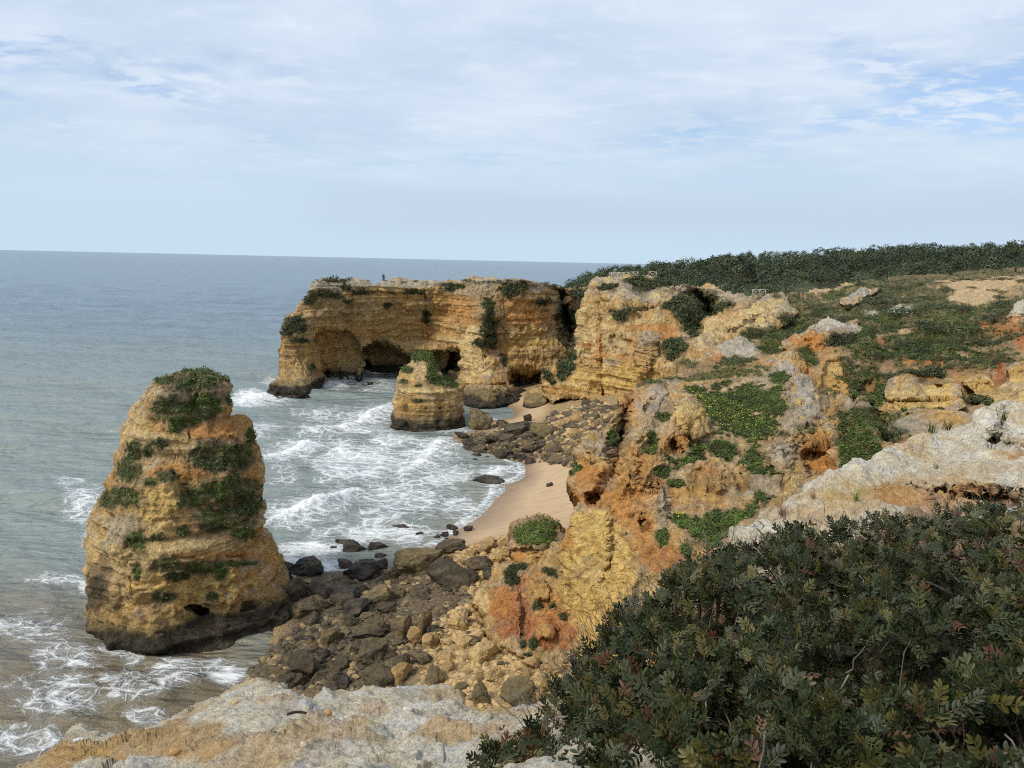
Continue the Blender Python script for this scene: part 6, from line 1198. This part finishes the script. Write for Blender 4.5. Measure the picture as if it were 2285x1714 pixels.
# ------------------------------------------------------------------ the mastic bush in the foreground
def leafv(mat_cols, seed):
    """one pinnate leaf along +X, about 1 long, leaflets folded a little along the midrib"""
    r = np.random.default_rng(seed); V, F, C = [], [], []
    def leaflet(p, ang, L, W, tilt):
        o = len(V); d = np.array([math.cos(ang), math.sin(ang), 0]); s = np.array([-math.sin(ang), math.cos(ang), 0]); up = np.array([0, 0, 1.0])
        prof = [(0.0, 0.0), (0.22, .78), (0.55, 1.0), (0.84, .68), (1.0, 0.0)]
        mid = [p + d * (t * L) + up * (tilt * t * L - 0.18 * L * t * t) for t, _ in prof]
        V.extend(mid)
        for sg in (-1, 1):
            for (t, w), m_ in list(zip(prof, mid))[1:4]: V.append(m_ + s * (sg * w * W / 2) + up * (0.16 * w * W))
        a, b = o + 5, o + 8
        F.extend([[o, a, o + 1], [o + 1, a, a + 1, o + 2], [o + 2, a + 1, a + 2, o + 3], [o + 3, a + 2, o + 4], [o, o + 1, b], [o + 1, o + 2, b + 1, b], [o + 2, o + 3, b + 2, b + 1], [o + 3, o + 4, b + 2]])
        k = r.uniform(0.8, 1.2); C.extend([np.array(mat_cols) * k] * 11)
    npair = int(r.integers(3, 5)); bend = r.uniform(-.25, .1)
    for k in range(npair):
        t = 0.26 + 0.62 * k / (npair - 1); p = np.array([t, 0, bend * t * t])
        for sg in (-1, 1): leaflet(p, sg * r.uniform(0.75, 1.05) * (1 - 0.18 * t), r.uniform(0.34, 0.46), r.uniform(0.13, 0.18), r.uniform(0.0, .35))
    if r.random() < .5: leaflet(np.array([0.93, 0, bend * .9]), r.uniform(-.3, .3), 0.4, 0.16, 0.1)
    o = len(V); w = 0.012
    for t in (0.0, 0.5, 0.95): V.extend([np.array([t, -w, bend * t * t]), np.array([t, w, bend * t * t])])
    F.extend([[o, o + 2, o + 3, o + 1], [o + 2, o + 4, o + 5, o + 3]]); C.extend([np.array((0.13, 0.10, 0.035))] * 6)
    return np.array(V), F, np.array(C)
def bush_leaf_mat():
    m, t, N, bs = new_mat('mastic_leaf')
    c = N('ShaderNodeVertexColor', None, layer_name='Col').outputs[0]
    n = N('ShaderNodeTexNoise', {'Vector': N('ShaderNodeNewGeometry').outputs['Position'], 'Scale': 9.0, 'Detail': 2.0}).outputs[0]
    k = math_(N, 'MULTIPLY_ADD', n, 1.0, 0.5); c = mixc(N, 1.0, c, N('ShaderNodeCombineXYZ', {0: k, 1: k, 2: k}).outputs[0], 'MULTIPLY')
    t.links.new(c, bs.inputs['Base Color']); bs.inputs['Roughness'].default_value = 0.52; bs.inputs['Specular IOR Level'].default_value = 0.32
    return m
def build_bush():
    M = bush_leaf_mat()
    cols = [(0.027, 0.036, 0.010), (0.020, 0.030, 0.010), (0.034, 0.043, 0.011), (0.027, 0.038, 0.013), (0.046, 0.050, 0.012), (0.038, 0.048, 0.020), (0.075, 0.066, 0.016), (0.085, 0.038, 0.018), (0.11, 0.050, 0.030)]
    VAR = [leafv(c, 500 + k) for k, c in enumerate(cols)]
    MES = [new_mesh('leaf', v, f, c, True, [M]) for v, f, c in VAR]
    pick = [.18, .17, .16, .15, .12, .10, .08, .032, .008]
    OUT = [(1040, 1800), (1085, 1690), (1150, 1640), (1234, 1568), (1262, 1500), (1290, 1462), (1341, 1410), (1400, 1352), (1475, 1300), (1561, 1238), (1636, 1222), (1743, 1188), (1850, 1176), (1984, 1160), (2118, 1134), (2285, 1128), (2600, 1110), (2600, 2000), (1040, 2000)]
    ctrl = np.array([(1085, 1690, 2.35), (1234, 1568, 2.6), (1341, 1410, 3.0), (1475, 1300, 3.3), (1636, 1222, 3.5), (1850, 1176, 3.7), (2118, 1134, 3.8), (2285, 1128, 3.8), (2600, 1110, 3.7), (1300, 1640, 2.1), (1500, 1500, 2.25), (1700, 1400, 2.45), (2000, 1350, 2.5), (2285, 1350, 2.4), (1400, 1714, 1.75), (1700, 1600, 1.8), (2000, 1600, 1.75), (2285, 1600, 1.7), (1700, 1990, 1.15), (2300, 1990, 1.1), (1050, 1990, 1.5), (2600, 1990, 1.1)])
    dep = TPS(ctrl[:, :2], 1 / ctrl[:, 2], 1e-3)
    r = np.random.default_rng(77)
    root = link('mastic_bush', None, None, tuple(at(np.array(1900.0), np.array(1750.0), np.array(2.2)))); tag(root, 'dark green mastic bush filling the lower right foreground', 'bush')
    o0 = np.array(root.location)
    # twig ends over the crown and inside it
    ends, deep = [], []
    while len(ends) < 4300:
        q = r.uniform((1040, 1110), (2600, 2000), (400, 2)); sd = sdf_poly(q[:, 0], q[:, 1], OUT) + 26 * np.clip(fbm(np.c_[q / 75.0, np.full(len(q), 4.2)], 3), -.2, 1) * 2; q = q[sd < -4]
        D = 1 / dep(q); lay = r.random(len(q)) ** 1.3 * 0.75
        # hollows between clumps, where the dark inside shows
        hol = fbm(np.c_[q / 130.0, np.zeros(len(q))], 3); hol = np.where((q[:, 0] > 1700) & (q[:, 1] > 1380), hol - 0.10, hol)
        ok = (hol > -0.12) | (lay > 0.40); q, D, lay = q[ok], D[ok], lay[ok]
        lay = lay - 0.10 * hol[ok]
        ends += list(at(q[:, 0], q[:, 1], D + lay)); deep += list(lay)
    ends = np.array(ends); deep = np.array(deep)
    px, py = proj(ends); inv = dep(np.stack([px, py], -1))
    # outward direction of the crown: towards the viewer and up, spreading
    cen = at(np.clip(px + 120, 1200, 2500), np.full(len(px), 1720.0), 1 / np.clip(inv, 0.2, 1) + 0.5)
    out = ends - cen; out /= np.linalg.norm(out, axis=1)[:, None]; out = out * 0.8 + np.array([0, -0.30, 0.75]) + r.normal(size=out.shape) * 0.42
    out /= np.linalg.norm(out, axis=1)[:, None]
    inst = []
    for e, d, lay, py_ in zip(ends, out, deep, py):
        n = int(r.integers(3, 7)); ph = r.uniform(0, 6.28); u = np.cross(d, [0.2, 0.5, 0.9]); u /= np.linalg.norm(u); w = np.cross(d, u)
        newg = r.random() < 0.10
        for k in range(n):
            a = ph + k * 2.4; rad = u * math.cos(a) + w * math.sin(a); tilt = r.uniform(0.25, 1.15)
            x = rad * math.sin(tilt) + d * math.cos(tilt); x /= np.linalg.norm(x)
            z = d - x * (d @ x); z = z + r.normal(size=3) * 0.25; z -= x * (z @ x); z /= np.linalg.norm(z); y = np.cross(z, x)
            v = int(r.choice(9, p=pick)); v = 6 if (newg and k < 2) else v
            L = r.uniform(0.040, 0.074); inst.append((e - d * 0.012 * k, x, y, z, L, v, lay))
    # the 300 that show largest are leaves of their own, the others stay one mass
    P = np.array([i[0] for i in inst]); ipx, ipy = proj(P); vis = (ipx < 2290) & (ipy < 1725) & (ipx > 1000)
    lay = np.array([i[6] for i in inst]); dist = np.linalg.norm(P - CAM, axis=1)
    score = np.where(vis & (lay < 0.05), np.array([i[4] for i in inst]) / dist, -1); order = np.argsort(-score)
    big = set(order[:296].tolist()); VV, FF, CC, off = [], [], [], 0
    for k, (e, x, y, z, L, v, _) in enumerate(inst):
        if k in big:
            o = link('leaf', MES[v], root); Mx = Matrix(((x[0] * L, y[0] * L, z[0] * L, e[0] - o0[0]), (x[1] * L, y[1] * L, z[1] * L, e[1] - o0[1]), (x[2] * L, y[2] * L, z[2] * L, e[2] - o0[2]), (0, 0, 0, 1)))
            o.matrix_local = Mx
        else:
            V, F, C = VAR[v]; VV.append(V @ np.stack([x, y, z]) * L + e - o0); FF += [[q + off for q in f] for f in F]; CC.append(C); off += len(V)
    o = link('foliage', new_mesh('foliage', np.concatenate(VV), FF, np.concatenate(CC), True, [M]), root); o['kind'] = 'stuff'
    # branches
    M_twig = rock_mat('twig_bark', 12.0, 0.3, ((0.17, 0.14, 0.115), (0.25, 0.22, 0.19), (0.10, 0.075, 0.06)), 0.4, 0.85, 0.2)
    def tube(pts, r0, r1, V, F, ns=5):
        pts = np.array(pts); n = len(pts); o = len(V)
        for i, p in enumerate(pts):
            d = pts[min(i + 1, n - 1)] - pts[max(i - 1, 0)]; d = d / np.linalg.norm(d); u = np.cross(d, [0.31, 0.2, 0.93]); u /= np.linalg.norm(u); w = np.cross(d, u); rr = r0 + (r1 - r0) * i / (n - 1)
            for k in range(ns): V.append(p + rr * (math.cos(6.283 * k / ns) * u + math.sin(6.283 * k / ns) * w))
        for i in range(n - 1):
            for k in range(ns): F.append([o + i * ns + k, o + i * ns + (k + 1) % ns, o + (i + 1) * ns + (k + 1) % ns, o + (i + 1) * ns + k])
    def path(a, b, k=7, wob=0.03):
        t = np.linspace(0, 1, k)[:, None]; p = a * (1 - t) + b * t; n = r.normal(size=(k, 3)) * wob; n[0] = 0; n[-1] *= 0.3
        return p + n + np.array([0, 0, 1]) * (t * (1 - t)) * r.uniform(-.1, .15)
    sel = r.choice(len(ends), 46, replace=False)
    stems = [at(np.array(x), np.array(y), np.array(d)) for x, y, d in ((1950., 1560., 2.55), (2150., 1560., 2.5), (1700., 1650., 2.4), (1450., 1650., 2.5), (2300., 1480., 2.8), (1800., 1480., 2.8))]
    for i in sel:
        s = min(stems, key=lambda q: np.linalg.norm(q - ends[i])); V, F = [], []; tube(path(s + r.normal(size=3) * .05, ends[i], 9, .028) - o0, 0.0095, 0.003, V, F)
        link('branch', new_mesh('branch', V, F, None, True, [M_twig]), root)
    V, F = [], []
    for i in r.choice(len(ends), 1500, replace=False):
        a = ends[i] - out[i] * r.uniform(.10, .28) + r.normal(size=3) * .05; tube(path(a, ends[i] + out[i] * 0.01, 5, .008) - o0, 0.0034, 0.0016, V, F, 4)
    # bare twigs standing out of the outline
    edge = np.array(OUT[2:15], float)
    for k in range(260):
        t = r.uniform(0, len(edge) - 1.01); i = int(t); q = edge[i] * (1 - t + i) + edge[i + 1] * (t - i); D = 1 / float(dep(q[None])[0]) + r.uniform(0, .25)
        a = at(np.array(q[0] + 25), np.array(q[1] + 45), np.array(D)); d = np.array([r.normal() * .5 - .25, r.normal() * .3, 1.0]); d /= np.linalg.norm(d); L = r.uniform(.09, .26)
        b = a + d * L; tube(path(a, b, 5, .006) - o0, 0.0022, 0.0010, V, F, 4)
        for j in range(int(r.integers(0, 4))):
            s = a + (b - a) * r.uniform(.45, .9); tube(path(s, s + (d + r.normal(size=3) * .6) * r.uniform(.02, .06), 3, .002) - o0, 0.0014, 0.0008, V, F, 3)
    o = link('twigs', new_mesh('twigs', V, F, None, True, [M_twig]), root); o['kind'] = 'stuff'
    # earth under the bush, and the clifftop it belongs to
    ys = np.concatenate([np.linspace(-45, -2, 16), np.linspace(-1.8, 4.4, 76)]); tx = np.concatenate([np.linspace(0, .05, 60), np.linspace(.053, 1, 60)])
    xl = np.where(ys > 2.3, (ys - 2.3) * 0.85 - .1, np.where(ys > -1, -1.2, -30.0)); gx = xl[:, None] + tx[None] * (90 - xl[:, None]); gy = np.repeat(ys[:, None], len(tx), 1)
    nz_ = fbm(np.c_[gx.ravel(), gy.ravel(), 0 * gx.ravel()] * 1.3, 3).reshape(gx.shape)
    gz = 28.0 + 0.10 * nz_ - 0.05 * np.clip(gy, 0, 9) + 0.33 * sstep(0.9, 1.8, gx) + np.where(gx > 6, np.clip((gx - 6) * 0.02, 0, 1), 0)
    gx = np.concatenate([gx[:, :1] - 1.5, gx], 1); gy = np.concatenate([gy[:, :1], gy], 1); gz = np.concatenate([gz[:, :1] - 24, gz], 1)
    h, w = gx.shape; i = np.arange(h * w).reshape(h, w); f = np.stack([i[:-1, :-1], i[:-1, 1:], i[1:, 1:], i[1:, :-1]], -1).reshape(-1, 4)
    Vg = np.stack([gx, gy, gz], -1).reshape(-1, 3); n = fbm(Vg * 3, 3)
    tag(link('soil', new_mesh('soil', Vg, f, mixn(np.repeat(np.array((0.12, 0.08, 0.045))[None], h * w, 0), np.array((0.06, 0.042, 0.025)), sstep(-.2, .3, n)), True, [M_near])), kind='structure')
build_bush()

# ------------------------------------------------------------------ small things on the ledges
def ledge_stone(x, y, w, h, c, label, data=LG):
    P = nearest(data, x, y + h * .3); m = np.linalg.norm(P - CAM) / FPX
    v = boulder_shape(ICO2[0], int(x) + int(y), 5, 0.05, 0.0)
    mt = rock_mat('pebble', 3.0, 0.3, (c, tuple(k * 1.05 for k in c), tuple(k * 0.8 for k in c)), 0.25)
    o = link('pebble', new_mesh('pebble', v, ICO2[1], None, True, [mt]), None, (P[0], P[1], P[2] + h * .22 * m), (0, 0, rnd.uniform(-.4, .4)), (w / 2 * m, w / 2 * m * .8, h / 2 * m)); tag(o, label, 'pebble')
for a in [(909, 1588, 24, 12, (.60, .55, .48), 'smooth white pebble on the right part of the ledge'), (529, 1587, 14, 10, (.52, .38, .18), 'small yellow pebble on the upper ledge'), (733, 1611, 16, 13, (.50, .30, .12), 'orange pebble at the tip of the dry stick'), (745, 1618, 12, 9, (.58, .48, .36), 'pale pebble beside the orange one'), (678, 1683, 16, 13, (.56, .46, .34), 'pale round pebble at the middle bottom'), (397, 1704, 24, 16, (.48, .28, .12), 'rusty pebble at the bottom edge, right of two'), (377, 1699, 20, 14, (.42, .24, .11), 'rusty pebble at the bottom edge, left of two'), (178, 1662, 30, 9, (.64, .64, .64), 'flat white pebble in front of the rock knob'), (812, 1597, 14, 9, (.50, .36, .2), 'tan pebble right of the stick'), (1038, 1612, 14, 12, (.45, .42, .42), 'grey pebble near the ledge notch'), (665, 1698, 16, 8, (.55, .47, .36), 'flat pale chip below the round pebble'), (370, 1665, 14, 8, (.5, .4, .26), 'tan chip on the ochre part of the ledge')]: ledge_stone(*a)
def stick():
    a, b = nearest(LG, 640, 1629), nearest(LG, 722, 1613); t = np.linspace(0, 1, 9)[:, None]
    p = a * (1 - t) + b * t + np.array([0, 0, .03]) + np.sin(t * 5) * np.array([0, 0, .012]); V, F = [], []
    for i, q in enumerate(p):
        rr = .007 * (1 - .5 * i / 8)
        for k in range(6): V.append(q + rr * np.array([0, math.cos(k * 1.047), math.sin(k * 1.047)]))
    for i in range(8):
        for k in range(6): F.append([i * 6 + k, i * 6 + (k + 1) % 6, i * 6 + 6 + (k + 1) % 6, i * 6 + 6 + k])
    tag(link('dry_stick', new_mesh('dry_stick', V, F, None, True, [M_bark])), 'short dry stick lying on the white ledge', 'stick')
stick()
def tuft(data, x, y, hpx, mat, label, n=26, k=0):
    P = nearest(data, x, y); m = np.linalg.norm(P - CAM) / FPX; r = np.random.default_rng(int(x)); V, F = [], []
    for i in range(n):
        a = r.uniform(0, 6.28); d = np.array([math.cos(a) * r.uniform(.1, .7), math.sin(a) * r.uniform(.1, .7), 1.0]); L = hpx * m * r.uniform(.5, 1.1); d *= L; s = np.array([-math.sin(a), math.cos(a), 0]) * L * .028; b = r.normal(size=3) * hpx * m * .12; b[2] = 0
        o = len(V); V += [b - s, b + s, b + d * .55 + s * .7, b + d * .55 - s * .7, b + d * np.array([1.25, 1.25, .95])]; F += [[o, o + 1, o + 2, o + 3], [o + 3, o + 2, o + 4]]
    tag(link('grass_tuft', new_mesh('grass_tuft', V, F, None, False, [mat]), None, P), label, 'grass tuft')
for x, y, h, lab in [(2240, 960, 44, 'green tuft wedged in the cleft of the right ledge'), (1848, 1070, 18, 'tiny tuft on the rim of the right ledge'), (2090, 1055, 16, 'tiny tuft in a hollow of the right ledge'), (1975, 1105, 18, 'thin tuft on the yellowish ledge, left one'), (2040, 1092, 18, 'thin tuft on the yellowish ledge, right one'), (2080, 962, 26, 'grass stalks on the ledge rim below the banded outcrop'), (2115, 955, 28, 'grass stalks right of the others on the ledge rim'), (2190, 1125, 34, 'green tuft at the shaded ledge foot'), (1910, 1150, 26, 'tuft rising behind the bush top')]: tuft(LG2, x, y, h, L_grass, lab)
tuft(LG2, 1742, 1140, 26, leaf_mat('red_succulent', (0.10, 0.03, 0.025), (0.16, 0.06, 0.04)), 'dark red succulent on the ledge tip', 30); tuft(LG2, 1815, 1118, 18, leaf_mat('red_succulent_dry', (0.12, 0.04, 0.03), (0.17, 0.08, 0.05)), 'second small red plant up the ledge', 20)
